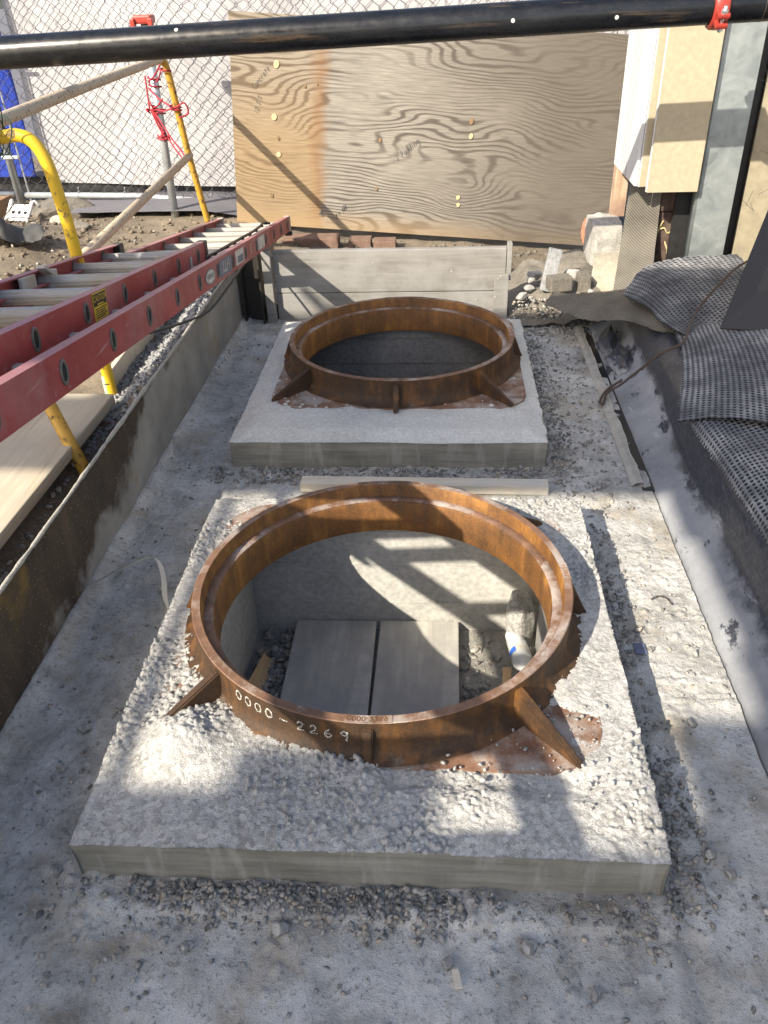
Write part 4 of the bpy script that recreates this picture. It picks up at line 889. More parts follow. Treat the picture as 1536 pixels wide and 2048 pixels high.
# red cord
def orbit(c, r, n0, n1, z0, z1, k=30):
    a = np.linspace(n0, n1, k); return np.stack([c[0]+r*np.cos(a), c[1]+r*np.sin(a), np.linspace(z0, z1, k)], 1)
m = MB(); PC = (-1.812, 5.65); LG = lambda z: np.array([-1.64+(1.15-z)*0.075, 5.33+(1.15-z)*0.20, z])
for z0 in (1.03, 0.99, 0.86, 0.84, 0.70, 0.685): m.tube(orbit(PC, 0.037, 0.3*z0*9, 0.3*z0*9+6.6, z0, z0-0.03), 0.0052, 6)
for z0 in (1.10, 0.90, 0.885): c = LG(z0); m.tube(orbit(c, 0.032, 1, 7.6, z0, z0-0.02), 0.0052, 6)
for a, b in (((-1.835, 5.612, 1.01), (-1.655, 5.32, 1.12)), ((-1.80, 5.612, 1.00), (-1.66, 5.32, 1.08)), ((-1.845, 5.61, 0.97), (-1.64, 5.33, 0.90)), ((-1.84, 5.61, 0.86), (-1.70, 5.40, 0.93)), ((-1.83, 5.61, 0.85), (-1.63, 5.34, 0.885)), ((-1.855, 5.615, 1.04), (-1.862, 5.61, 0.84)), ((-1.853, 5.61, 0.85), (-1.80, 5.61, 0.70)), ((-1.843, 5.61, 0.84), (-1.775, 5.61, 0.69)), ((-1.83, 5.61, 0.83), (-1.62, 5.42, 0.60)), ((-1.78, 5.61, 0.70), (-1.63, 5.42, 0.575))):
    a = np.array(a); b = np.array(b); mid = (a+b)/2+np.array([0, 0, -0.012]); m.tube(spline([a, mid, b], 8), 0.0052, 6)
c = LG(0.88); m.tube(spline([c+np.array([0.0, -0.03, 0]), c+np.array([0.06, -0.02, 0.03]), c+np.array([0.07, 0, -0.03]), c+np.array([0.02, -0.03, -0.05])], 8), 0.0052, 6)
for q in ((-1.795, 5.605, 0.70), (-1.845, 5.608, 0.855)):
    for _ in range(4):
        d = r_.normal(size=(4, 3))*0.016; m.tube(spline(np.array(q)+d, 6), 0.0052, 6)
tag(m.build('red_rope', M['rope_r'], smooth=True), 'red rope knotted round the galvanised post and the barrier leg', 'rope')

# ================================================================ EXTENSION LADDER
LD = np.array([-0.0545, 0.984, -0.1695]); LD /= np.linalg.norm(LD)
LW = np.cross([0, 0, 1.0], LD); LW /= np.linalg.norm(LW)           # towards the left rail
LN = np.cross(LD, LW)                                                # out of the ladder's plane, upwards
O_B = np.array([-0.741, 1.438, 0.883]); O_F = np.array([-0.840, 1.550, 0.907])
la = thing('extension_ladder', (-0.95, 5.02, 0.17), 'red fibreglass extension ladder with ribbed aluminium rungs, lying down along the trench', 'ladder')
def LF(o, a, w, n): return o+np.outer(np.atleast_1d(a), LD)+np.outer(np.atleast_1d(w), LW)+np.outer(np.atleast_1d(n), LN)
def channel(o, a0, a1, h, inward, fl=0.026, th=0.0045):
    """C-section rail; the web's outer face passes through o."""
    s = inward; h2 = h/2
    P = [(0, -h2), (0, h2), (s*fl, h2), (s*fl, h2-th), (s*th, h2-th), (s*th, -h2+th), (s*fl, -h2+th), (s*fl, -h2)]
    V = np.concatenate([LF(o, [a]*8, [p[0] for p in P], [p[1] for p in P]) for a in np.linspace(a0, a1, 30)])
    F = []
    for i in range(29):
        for k in range(8): F.append((i*8+k, i*8+(k+1) % 8, (i+1)*8+(k+1) % 8, (i+1)*8+k))
    for b, rv in ((0, False), (29*8, True)):
        for q in ((0, 1, 4, 5), (1, 2, 3, 4), (0, 5, 6, 7)): f = tuple(b+i for i in q); F.append(f[::-1] if rv else f)
    return V, F
WB, WF = 0.440, 0.365; HB, HF = 0.086, 0.078
a_end_b, a_start_b = 12.42*0.3048, -0.42
a_end_f, a_start_f = 5.55*0.3048, -3.15
def section(o, W, H, a0, a1, k0, k1, nm, holes):
    parts = {}
    for side, w, inw in (('near', 0.0, 1), ('far', W, -1)):
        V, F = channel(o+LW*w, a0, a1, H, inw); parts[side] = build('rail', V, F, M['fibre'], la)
    for k in range(k0, k1+1):
        a = k*0.3048
        if a < a0+0.1 or a > a1-0.05: continue
        # ribbed rung: flat-topped oval with grooves along it
        t = np.linspace(0, 2*np.pi, 28, endpoint=False); r = 0.0205*(1+0.045*np.sign(np.sin(t*11)))
        ca = r*np.cos(t)*1.05; cn = np.clip(r*np.sin(t)*1.15, -0.0225, 0.0185)
        V = np.concatenate([LF(o, a+ca, np.full(28, w_), cn) for w_ in (0.004, W-0.004)]); F = [(i, (i+1) % 28, 28+(i+1) % 28, 28+i) for i in range(28)]
        rg = build('rung', V, F, M['alu'], la)
        for w_, sg in ((0.0, -1), (W, 1)):
            for q, (ww, hi_) in enumerate(((0.0, 0.006),)):
                ring = [LF(o, a+0.0175*rho*np.cos(t), np.full(28, w_+sg*dd), 0.0265*rho*np.sin(t)) for rho, dd in ((1.0, -0.001), (1.0, 0.003), (0.86, 0.0045), (0.74, 0.003), (0.68, -0.004))]
                V = np.concatenate(ring); F = [(j*28+i, j*28+(i+1) % 28, (j+1)*28+(i+1) % 28, (j+1)*28+i) for j in range(4) for i in range(28)]
                if w_ == 0.0 or k % 1 == 0: build('rung_plate', V, F, M['grommet'], rg, True)
            if w_ == 0.0:
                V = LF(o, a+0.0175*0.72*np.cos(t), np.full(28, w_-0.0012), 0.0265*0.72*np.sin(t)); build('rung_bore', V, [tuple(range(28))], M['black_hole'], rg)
        for w_, sg in ((0.006, 1), (W-0.006, -1)):
            ring = [LF(o, a+0.024*rho*np.cos(t), np.full(28, w_+sg*dd), 0.028*rho*np.sin(t)) for rho, dd in ((1.0, 0.0), (0.96, 0.004), (0.62, 0.005))]
            V = np.concatenate(ring); F = [(j*28+i, j*28+(i+1) % 28, (j+1)*28+(i+1) % 28, (j+1)*28+i) for j in range(2) for i in range(28)]
            build('rung_collar', V, F, M['grommet'], rg, True)
    return parts
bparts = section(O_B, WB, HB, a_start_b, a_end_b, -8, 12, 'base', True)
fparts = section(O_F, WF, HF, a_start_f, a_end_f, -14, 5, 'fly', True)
# end caps, feet, hooks
for o, W_, H_, a in ((O_F, WF, HF, a_end_f),):
    for w0, w1 in ((-0.002, 0.032), (W_-0.032, W_+0.002)):
        Vb, Fb = boxvf((a-0.045, w0, -H_/2-0.002), (a+0.008, w1, H_/2+0.003), 0.004); build('end_cap', LF(o, Vb[:, 0], Vb[:, 1], Vb[:, 2]), Fb, M['blackplastic'], la)
for w0 in (-0.004, WB-0.030):
    Vb, Fb = boxvf((a_end_b-0.03, w0, -HB/2-0.004), (a_end_b+0.020, w0+0.036, HB/2+0.004), 0.006); build('foot_bracket', LF(O_B, Vb[:, 0], Vb[:, 1], Vb[:, 2]), Fb, M['alu'], la)
    Vb, Fb = boxvf((a_end_b-0.005, w0-0.004, -HB/2-0.030), (a_end_b+0.045, w0+0.040, -HB/2-0.002), 0.006); build('foot_pad', LF(O_B, Vb[:, 0], Vb[:, 1], Vb[:, 2]), Fb, M['blackplastic'], la)
for k in (3,):
    a = k*0.3048; w = WF-0.045
    m = MB(); Vb, Fb = boxvf((a-0.02, w-0.012, -0.03), (a+0.022, w+0.012, 0.036), 0.003); m.add(LF(O_F, Vb[:, 0], Vb[:, 1], Vb[:, 2]), Fb)
    Vb, Fb = boxvf((-0.006, w-0.014, -0.05), (0.006, w+0.014, 0.05), 0.002); ca, sa = math.cos(0.9), math.sin(0.9)
    m.add(LF(O_F, a-0.03+Vb[:, 0]*ca-Vb[:, 2]*sa, Vb[:, 1], 0.034+Vb[:, 0]*sa+Vb[:, 2]*ca*0.6), Fb); m.build('rung_lock', M['alu'], la)
    Vb, Fb = boxvf((a-0.20, w+0.006, -0.01), (a-0.10, w+0.018, 0.035), 0.003); build('guide_bracket', LF(O_F, Vb[:, 0], Vb[:, 1], Vb[:, 2]), Fb, M['alu'], la)
Vb, Fb = boxvf((3.62*0.3048, -0.006, -0.036), (3.62*0.3048+0.018, -0.0005, 0.010), 0.002); build('guide_bracket', LF(O_F, 5*0.3048-0.14+Vb[:, 0]-3.62*0.3048, Vb[:, 1], Vb[:, 2]), Fb, M['alu'], la)
# labels on the outer faces of the near rails
def decal(o, a0, a1, n0, n1, mat, name, lift=0.0012, parent=None):
    Vb, Fb = boxvf((a0, -lift-0.0004, n0), (a1, -lift+0.0004, n1)); return build(name, LF(o, Vb[:, 0], Vb[:, 1], Vb[:, 2]), Fb, mat, parent or fparts['near'])
def letters(o, s, a, n, size, mat, lift, parent, stretch=1.0):
    V, F, L = text_vf(s, size, (0, 0, 0), np.array([1, 0, 0.]), np.array([0, 1, 0.])); build('lettering', LF(o, a+L[:, 0]*stretch, np.full(len(L), -lift), n+L[:, 1]), F, mat, parent)
fn = fparts['near']; bn = bparts['near']
def k2a(k): return k*0.3048
decal(O_F, k2a(1)+0.050, k2a(1)+0.150, -0.030, 0.037, M['label_y'], 'caution_label')
decal(O_F, k2a(1)+0.053, k2a(1)+0.147, 0.004, 0.034, M['label_k'], 'caution_band', 0.0018)
letters(O_F, 'CAUTION', k2a(1)+0.100, 0.022, 0.0215, M['label_y'], 0.0032, fn, 1.0)
decal(O_F, k2a(1)+0.078, k2a(1)+0.122, 0.0065, 0.0095, M['label_y'], 'small_print', 0.0028)
for i in range(5): decal(O_F, k2a(1)+0.058+0.004*(i % 2), k2a(1)+0.142-0.006*((i*2) % 3), -0.004-i*0.0052, -0.0018-i*0.0052, M['label_k'], 'small_print', 0.0018)
t = np.linspace(0, 2*np.pi, 36, endpoint=False); ac = k2a(4)+0.17
for rho, mt, lf in ((1.0, M['label_b'], 0.0012), (0.84, M['label_w'], 0.0018)): V = LF(O_B, ac+0.085*rho*np.cos(t), np.full(36, -lf), -0.002+0.026*rho*np.sin(t)); build('maker_badge', V, [tuple(range(36))], mt, bn)
letters(O_B, 'WERNER', ac, -0.002, 0.026, M['label_b'], 0.0024, bn, 1.1)
decal(O_B, k2a(5)+0.03, k2a(6)-0.03, -0.030, 0.030, M['label_b'], 'rating_label', parent=bn)
letters(O_B, 'ILLH', k2a(5.5), 0.0, 0.062, M['label_w'], 0.0024, bn, 1.2)
decal(O_B, k2a(6)+0.06, k2a(7)-0.05, -0.028, 0.030, M['label_w'], 'notice_label', parent=bn); decal(O_B, k2a(6)+0.11, k2a(7)-0.07, -0.022, 0.006, M['label_b'], 'notice_print', 0.0018, bn)
letters(O_B, 'K', k2a(7)+0.15, 0, 0.07, M['label_w'], 0.0014, bn); decal(O_B, k2a(8)+0.05, k2a(9)-0.05, -0.028, 0.030, M['label_w'], 'notice_label', parent=bn)

# black cable: along the ladder, down over the plate
ka = np.array([5.75, 6.2, 6.8, 7.4, 8.0, 8.7, 9.4, 10.0, 10.25])*0.3048; cb = spline(LF(O_B, ka, np.array([0.10, 0.075, 0.055, 0.06, 0.045, 0.05, 0.045, 0.05, 0.03]), np.array([0.022, 0.03, 0.040, 0.038, 0.046, 0.044, 0.052, 0.058, 0.050])), 12)
m = MB(); m.tube(cb, 0.0068, 8)
for k in range(10, len(cb)-6, 11): m.box(cb[k]-np.array([0.006, 0.004, 0.010]), cb[k]+np.array([0.012, 0.004, 0.003]), 0.002)
tag(m.build('black_cable', M['cable'], smooth=True), 'black cable clipped along the far half of the ladder', 'cable')
tag(MB().tube(spline([(-1.30, 2.86, 0.36), (-1.20, 3.02, 0.345), (-1.09, 3.20, 0.326), (-1.03, 3.42, 0.30), (-0.99, 3.66, 0.33), (-0.955, 3.95, 0.37), (-0.93, 4.2, 0.40), (-0.95, 4.55, 0.33)], 14), 0.0062, 8).build('black_cable', M['cable'], smooth=True), 'black cable sagging over the edge of the steel plate', 'cable')

# ================================================================ LEFT SIDE: PLANKS, GRAVEL, DEBRIS
plank('plank', (-1.462, -0.6, 0.232), (-1.212, 2.64, 0.272), M['lumber'], 'wide pale plank lying along the left edge beside the steel plate', 'plank', rotz=-0.012, bev=0.005)
plank('plank', (-1.80, -0.4, 0.200), (-1.56, 2.30, 0.238), M['lumber'], 'pale plank farther left, half hidden under the ladder', 'plank', rotz=0.03)
plank('edging_board', (-1.310, 2.78, 0.13), (-1.290, 4.05, 0.275), M['lath'], 'thin board on edge holding back the gravel strip', 'board', rotz=0.03, bev=0.002)
plank('wood_offcut', (-1.42, 3.06, 0.265), (-1.395, 3.26, 0.285), M['lath'], 'short pale stick beside the gravel strip', 'offcut', rotz=0.5, bev=0.002)
def scatter(n, x0, x1, y0, y1, hf, smin, smax, mat, name, label, seed, p=2.2, mask=None, sink=0.3):
    r = np.random.default_rng(seed); xy = np.stack([r.uniform(x0, x1, n), r.uniform(y0, y1, n)], 1)
    if mask is not None: xy = xy[r.random(n) < mask(xy[:, 0], xy[:, 1])]
    s = smin+(smax-smin)*r.random(len(xy))**p; z = hf(xy[:, 0], xy[:, 1]); V, F = rocks(np.c_[xy, z], s, sink, seed+1)
    return tag(build(name, V, F, mat), label, None, None, 'stuff')
scatter(2600, -1.285, -1.068, 2.35, 4.1, lambda x, y: left_h(x, y)-0.002, 0.006, 0.017, M['gravel'], 'gravel', 'grey crushed gravel in the strip behind the steel plate', 201, 1.2, lambda x, y: 0.25+0.75*sstep(2.3, 2.9, y))
scatter(500, -1.22, -1.068, 0.9, 2.5, lambda x, y: left_h(x, y), 0.005, 0.016, M['pebble'], 'loose_stones', 'stones in the dark gap between plank and plate', 203, 1.6)
scatter(5200, -3.9, -1.35, 2.9, 6.0, left_h, 0.004, 0.026, M['soil'], 'soil_clods', 'loose clods and chips on the sandy ground', 205, 3.0, lambda x, y: 0.3+0.7*np.exp(-(((x+2.6)/0.7)**2+((y-4.6)/0.8)**2)))
scatter(700, -3.6, -1.4, 3.0, 5.9, left_h, 0.005, 0.022, M['paleStone'], 'pale_chips', 'pale stone chips on the spoil heap', 207, 3.0, lambda x, y: 0.15+0.85*np.exp(-(((x+2.6)/0.6)**2+((y-4.7)/0.7)**2)))
scatter(900, -1.05, 1.6, 4.75, 5.5, back_h, 0.005, 0.022, M['rubble'], 'rubble_chips', 'chips of old masonry on the ground below the plywood', 209, 2.6)
LZ = lambda x, y: float(left_h(np.array([x]), np.array([y]))[0])
for i, (x, y, sx, sy, sz, mt, lb) in enumerate(((-2.12, 4.30, 0.26, 0.18, 0.10, 'rubble', 'buff broken stone lying on the spoil heap near the ladder'), (-1.62, 3.05, 0.18, 0.14, 0.12, 'rubble', 'brown stone in the earth under the ladder'), (-1.50, 2.95, 0.12, 0.10, 0.10, 'paleStone', 'tan stone beside the yellow barrier leg'),
        (-2.52, 5.35, 0.16, 0.10, 0.07, 'paleStone', 'small pale broken stone by the yellow barrier'), (-2.33, 5.25, 0.20, 0.12, 0.06, 'rubble', 'flat brown stone behind the yellow barrier'), (-2.05, 4.75, 0.08, 0.07, 0.05, 'gravel', 'single blue-grey stone on the sandy ground'), (-2.9, 5.0, 0.10, 0.07, 0.04, 'paleStone', 'white chip on the spoil heap'))):
    bigrock('stone', (x, y, LZ(x, y)-sz*0.2), (sx, sy, sz), 300+i, M[mt], lb, 'stone', 'stones on the left bank', rot=i*0.7)
bigrock('concrete_chunk', (-2.70, 5.78, 0.10), (0.60, 0.30, 0.20), 321, M['rubble'], 'broken concrete chunk under the fence rail', 'concrete chunk', rot=-0.12)
cb_ = thing('carton_box', (-3.20, 5.55, 0.18), 'open brown carton at the left edge below the fence', 'carton')
MB().box((-3.48, 5.45, 0.16), (-2.98, 5.47, 0.32), 0.003).build('side', M['carton'], cb_); MB().box((-3.00, 5.47, 0.16), (-2.98, 5.72, 0.33), 0.003).build('side', M['carton'], cb_); MB().box((-3.48, 5.72, 0.16), (-2.98, 5.74, 0.32), 0.003).build('side', M['carton'], cb_)
ck = thing('plastic_rebar_chair', (-2.80, 5.42, 0.20), 'white plastic spacer with three round holes on the dirt', 'plastic spacer')
zb = LZ(-2.80, 5.42)
def chairpanel():
    bm = bmesh.new(); P = [(0, 0)]; outer = [(-0.085, -0.06), (0.085, -0.06), (0.085, 0.06), (-0.085, 0.06)]; m = MB(); n = 24; holes = (-0.048, 0.0, 0.048)
    for cxh in holes:
        t = np.linspace(0, 2*np.pi, n, endpoint=False); w = 0.024 if True else 0; Vi = []; 
        for tt in t:
            c_, s_ = math.cos(tt), math.sin(tt); k = 1/max(abs(c_)/0.0285 if abs(c_) > 1e-9 else 1e-9, abs(s_)/0.06 if abs(s_) > 1e-9 else 1e-9); Vi.append((cxh+0.0150*c_, 0.0130*s_, 0)); Vi.append((cxh+min(k, 1)*c_ if False else cxh+np.clip(k*c_, -0.0285, 0.0285), np.clip(k*s_, -0.06, 0.06), 0))
        m.add(Vi, [(2*i, 2*((i+1) % n), 2*((i+1) % n)+1, 2*i+1) for i in range(n)])
    return np.concatenate(m.V), m.F
V, F = chairpanel(); ca, sa = math.cos(-0.25), math.sin(-0.25)
def ckf(V, dn=0.0):
    V = np.asarray(V, float); p = np.stack([V[:, 0], V[:, 1]*0.72-dn*0.69, V[:, 1]*0.69+V[:, 2]+dn*0.72], 1); return np.stack([-2.80+p[:, 0]*ca-p[:, 1]*sa, 5.42+p[:, 0]*sa+p[:, 1]*ca, zb+0.062+p[:, 2]], 1)
Vv2 = np.concatenate([ckf(V), ckf(V, -0.006)]); build('panel', Vv2, F+[tuple(i+len(V) for i in f[::-1]) for f in F], M['plastic_w'], ck)
for x in (-0.082, 0.082): MB().add(*tubevf(ckf([(x, -0.085, 0), (x, 0, 0.004), (x, 0.065, 0.01), (x*1.1, 0.085, 0.0), (x*1.25, 0.10, -0.03), (x*1.3, 0.12, -0.06)]), 0.012, 8)).build('leg', M['plastic_w'], ck, True)
m = MB()
for i in range(7):
    x, y = [(-2.86, 5.2), (-2.75, 5.05), (-2.0, 4.9), (-2.5, 4.9), (-1.7, 3.3), (-2.2, 4.5), (-2.95, 4.9)][i]; a = i*1.3
    m.tube(spline([(x, y, LZ(x, y)+0.01), (x+0.12*math.cos(a), y+0.12*math.sin(a), LZ(x, y)+0.05+0.02*(i % 3)), (x+0.24*math.cos(a+0.2), y+0.24*math.sin(a+0.2), LZ(x, y)+0.03+0.05*(i % 2))], 8), 0.0035, 5)
tag(m.build('twigs', M['timber']), 'thin dark twigs scattered on the left bank', None, None, 'stuff')

# ================================================================ FLOOR DEBRIS
FZ = floor_h
def fmask(x, y):
    k = 0.25+1.2*np.clip(fbm(x*3+5, y*3, 9, 3)+0.1, 0, 0.6)
    k = np.where((abs(y-0.875) < 0.055) & (x > -0.82) & (x < 0.47), 1.0, k)
    k = np.where((abs(x-0.50) < 0.055) & (y > 0.9) & (y < 2.2), 0.95, k); k = np.where((abs(y-2.50) < 0.07), 0.9, k); k = np.where((x > 0.42) & (y > 2.3), 0.85, k)
    k = np.where((abs(x+0.775) < 0.05) & (y > 1.0) & (y < 1.7), 0.8, k)
    ins = ((x > S1['x0']-0.008) & (x < S1['x1']+0.008) & (y > S1['y0']-0.008) & (y < S1['y1']+0.008)) | ((x > S2['x0']-0.008) & (x < S2['x1']+0.008) & (y > S2['y0']-0.008) & (y < S2['y1']+0.008))
    return np.where(ins, 0, k)
scatter(14000, -1.03, 0.72, 0.42, 4.08, FZ, 0.0012, 0.0085, M['pebble'], 'grit', 'fine grit and small stones strewn over the trench floor', 211, 3.0, fmask, 0.35)
scatter(9000, -0.80, 0.47, 0.805, 0.918, FZ, 0.0012, 0.0105, M['crumb'], 'mortar_crumbs', 'crumbs of mortar heaped along the foot of the nearer collar', 213, 4.0, lambda x, y: np.clip((y-0.80)/0.09, 0, 1)**1.6*(0.12+2.4*np.clip(fbm(x*6, y*3, 4, 4)+0.05, 0, 1)), 0.2)
scatter(3600, -0.85, 0.45, 2.45, 2.568, FZ, 0.0015, 0.013, M['crumb'], 'mortar_crumbs', 'crumbs of mortar along the foot of the farther collar', 215, 4.0, lambda x, y: 0.35+0.9*np.clip(fbm(x*7, y*2, 14, 3)+0.2, 0, 1), 0.2)
scatter(1600, 0.40, 0.66, 2.2, 4.0, FZ, 0.0025, 0.012, M['crumb'], 'grit', 'dark grit on the floor right of the farther collar', 218, 3.2, lambda x, y: 0.25+1.4*np.clip(fbm(x*6, y*5, 24, 3)+0.15, 0, 1), 0.3)
scatter(9000, 0.440, 0.560, 0.86, 2.2, FZ, 0.0012, 0.0105, M['crumb'], 'loose_grit', 'band of dark grit along the right side of the nearer collar', 233, 3.6, lambda x, y: np.clip(1.1-(x-0.44)/0.11, 0, 1)*(0.25+1.3*np.clip(fbm(x*8, y*5, 26, 3)+0.25, 0, 1)), 0.25)
scatter(6000, 0.392, 0.500, 2.5, 3.85, FZ, 0.0015, 0.0105, M['crumb'], 'loose_grit', 'band of dark grit along the right side of the farther collar', 235, 3.6, lambda x, y: np.clip(1.1-(x-0.39)/0.10, 0, 1)*(0.25+1.3*np.clip(fbm(x*8, y*5, 27, 3)+0.2, 0, 1)), 0.25)
CL = np.array([(-0.16, 0.73, .05), (-0.22, 0.66, .04), (0.33, 0.64, .07), (0.12, 0.74, .05), (-0.60, 0.74, .09), (0.58, 0.66, .05), (0.62, 0.92, .06), (-0.45, 0.62, .05), (0.55, 1.15, .05), (-0.80, 1.15, .06), (-0.90, 1.55, .05), (0.40, 0.80, .06)])
scatter(12000, -0.95, 0.70, 0.5, 1.7, FZ, 0.0012, 0.0095, M['crumb'], 'loose_grit', 'clusters of dark grit on the floor around the nearer collar', 231, 4.0, lambda x, y: sum(np.exp(-(((x-a)/r)**2+((y-b)/(r*0.6))**2)) for a, b, r in CL)*(fmask(x, y) > 0)*0.6, 0.25)
scatter(260, -1.0, 0.70, 0.45, 2.3, FZ, 0.006, 0.014, M['pebble'], 'loose_stones', 'larger loose stones on the trench floor', 217, 2.2, lambda x, y: np.where(fmask(x, y) > 0, 0.35, 0), 0.3)
scatter(420, -0.33, 0.40, 1.02, 1.30, lambda x, y: 0*x+0.131, 0.002, 0.0075, M['popcorn'], 'flange_crumbs', 'mortar crumbs on the flange of the nearer frame', 219, 2, lambda x, y: (np.hypot(x-C1[0], y-C1[1]) > 0.50)*0.6)
scatter(420, -0.70, 0.36, 2.78, 3.75, lambda x, y: 0*x+0.128, 0.002, 0.008, M['trowel'], 'flange_crumbs', 'mortar crumbs on the flange of the farther frame', 221, 2, lambda x, y: (np.hypot(x-C2[0], y-C2[1]) > 0.49)*(np.maximum(abs(x-C2[0]), abs(y-C2[1])) < 0.53)*0.7)
scatter(260, P1['x0']+0.03, -0.495, 1.5, 2.10, lambda x, y: 0*x+PITZ, 0.006, 0.022, M['pebble'], 'pit_rubble', 'rubble between the left plank and the pit wall', 223, 2)
scatter(420, 0.075, 0.315, 1.35, 2.10, lambda x, y: 0*x+PITZ, 0.005, 0.020, M['pebble'], 'pit_rubble', 'rubble between the right plank and the pit wall', 225, 1.8)
SP = [(-0.30, 0.825, .028), (0.17, 0.815, .024), (-0.705, 1.02, .020), (-0.78, 0.93, .022), (0.55, 1.02, .024), (0.58, 0.98, .020), (-0.86, 1.30, .026), (0.56, 1.62, .016), (0.28, 0.74, .018), (0.62, 0.80, .024), (-0.47, 0.79, .020), (0.02, 0.78, .019), (0.60, 1.37, .022)]
PL = ['in front of the nearer collar, left of its middle', 'in front of the nearer collar, right of its middle', 'on the floor by the front left corner of the nearer collar', 'in the bottom left, just outside the collar corner', 'right of the nearer collar, the upper of a close pair', 'right of the nearer collar, the lower of a close pair', 'in the left channel beside the nearer collar',
      'on the sunlit strip of floor at the right', 'near the bottom edge, right of the middle', 'in the lower right corner of the floor', 'near the bottom edge, left of the middle', 'near the bottom edge at the middle', 'at the lower end of the sunlit strip']
for i, (x, y, s) in enumerate(SP):
    bigrock('pebble', (x, y, float(FZ(np.array([x]), np.array([y]))[0])-s*0.12), (s*1.5, s*1.2, s*1.0), 400+i, M['pebble'], 'grey pebble '+PL[i], 'pebble', 'larger pebbles on the trench floor', rot=i)
plank('lath', (-0.490, 2.385, 0.006), (0.372, 2.440, 0.040), M['lath'], 'pale wooden lath on the floor between the two collars', 'lath', rotz=-0.018, bev=0.003)
plank('wood_chip', (0.03, 0.735, 0.006), (0.043, 0.768, 0.012), M['lath'], 'tiny pale wood chip on the floor in front of the nearer collar', 'wood chip', rotz=0.2, bev=0.001)
V = spline([(-1.030, 1.80, 0.048), (-0.97, 1.868, 0.050), (-0.915, 1.905, 0.062), (-0.876, 1.918, 0.070), (-0.845, 1.905, 0.062), (-0.822, 1.86, 0.034), (-0.800, 1.79, 0.018), (-0.768, 1.728, 0.014)], 10)
def strap(P, w, mat, name, label):
    T = np.gradient(P, axis=0); T /= np.linalg.norm(T, axis=1)[:, None]; up = np.array([0, 0, 1.0]); sd = np.cross(T, up); sd /= np.linalg.norm(sd, axis=1)[:, None]
    tw = np.linspace(0.75, 1.15, len(P))[:, None]; sv = sd*np.cos(tw)+up*np.sin(tw); A = np.stack([P-sv*w/2, P, P+sv*w/2]); A[1, :, 2] += 0.0015
    Vs, Fs = gridvf(A[..., 0], A[..., 1], A[..., 2]); o = build(name, np.concatenate([Vs, Vs-np.array([0, 0, 0.0012])]), np.concatenate([Fs, Fs[:, ::-1]+len(Vs)]), mat, smooth=True); return tag(o, label, 'strap')
strap(V, 0.026, M['ribbon'], 'plastic_strap', 'bent white plastic strap on the floor by the steel plate')
strap(spline([(-0.775, 1.36, 0.02), (-0.745, 1.40, 0.03), (-0.715, 1.44, 0.05)], 8), 0.012, M['ribbon'], 'plastic_strap', 'short white strap end sticking out beside the nearer collar')
tag(MB().add(*tubevf(spline([(0.60, 1.82, 0.012), (0.62, 1.83, 0.016), (0.645, 1.825, 0.012), (0.655, 1.80, 0.010)], 6), 0.002, 5)).build('wire_scrap', M['rusty_cable']), 'short curl of rusty wire on the sunlit floor', 'wire')
tag(MB().box((0.515, 1.60, 0.006), (0.545, 1.64, 0.010), 0.001).build('blue_scrap', M['label_b']), 'dark blue plastic scrap in the shadow right of the nearer collar', 'plastic scrap')

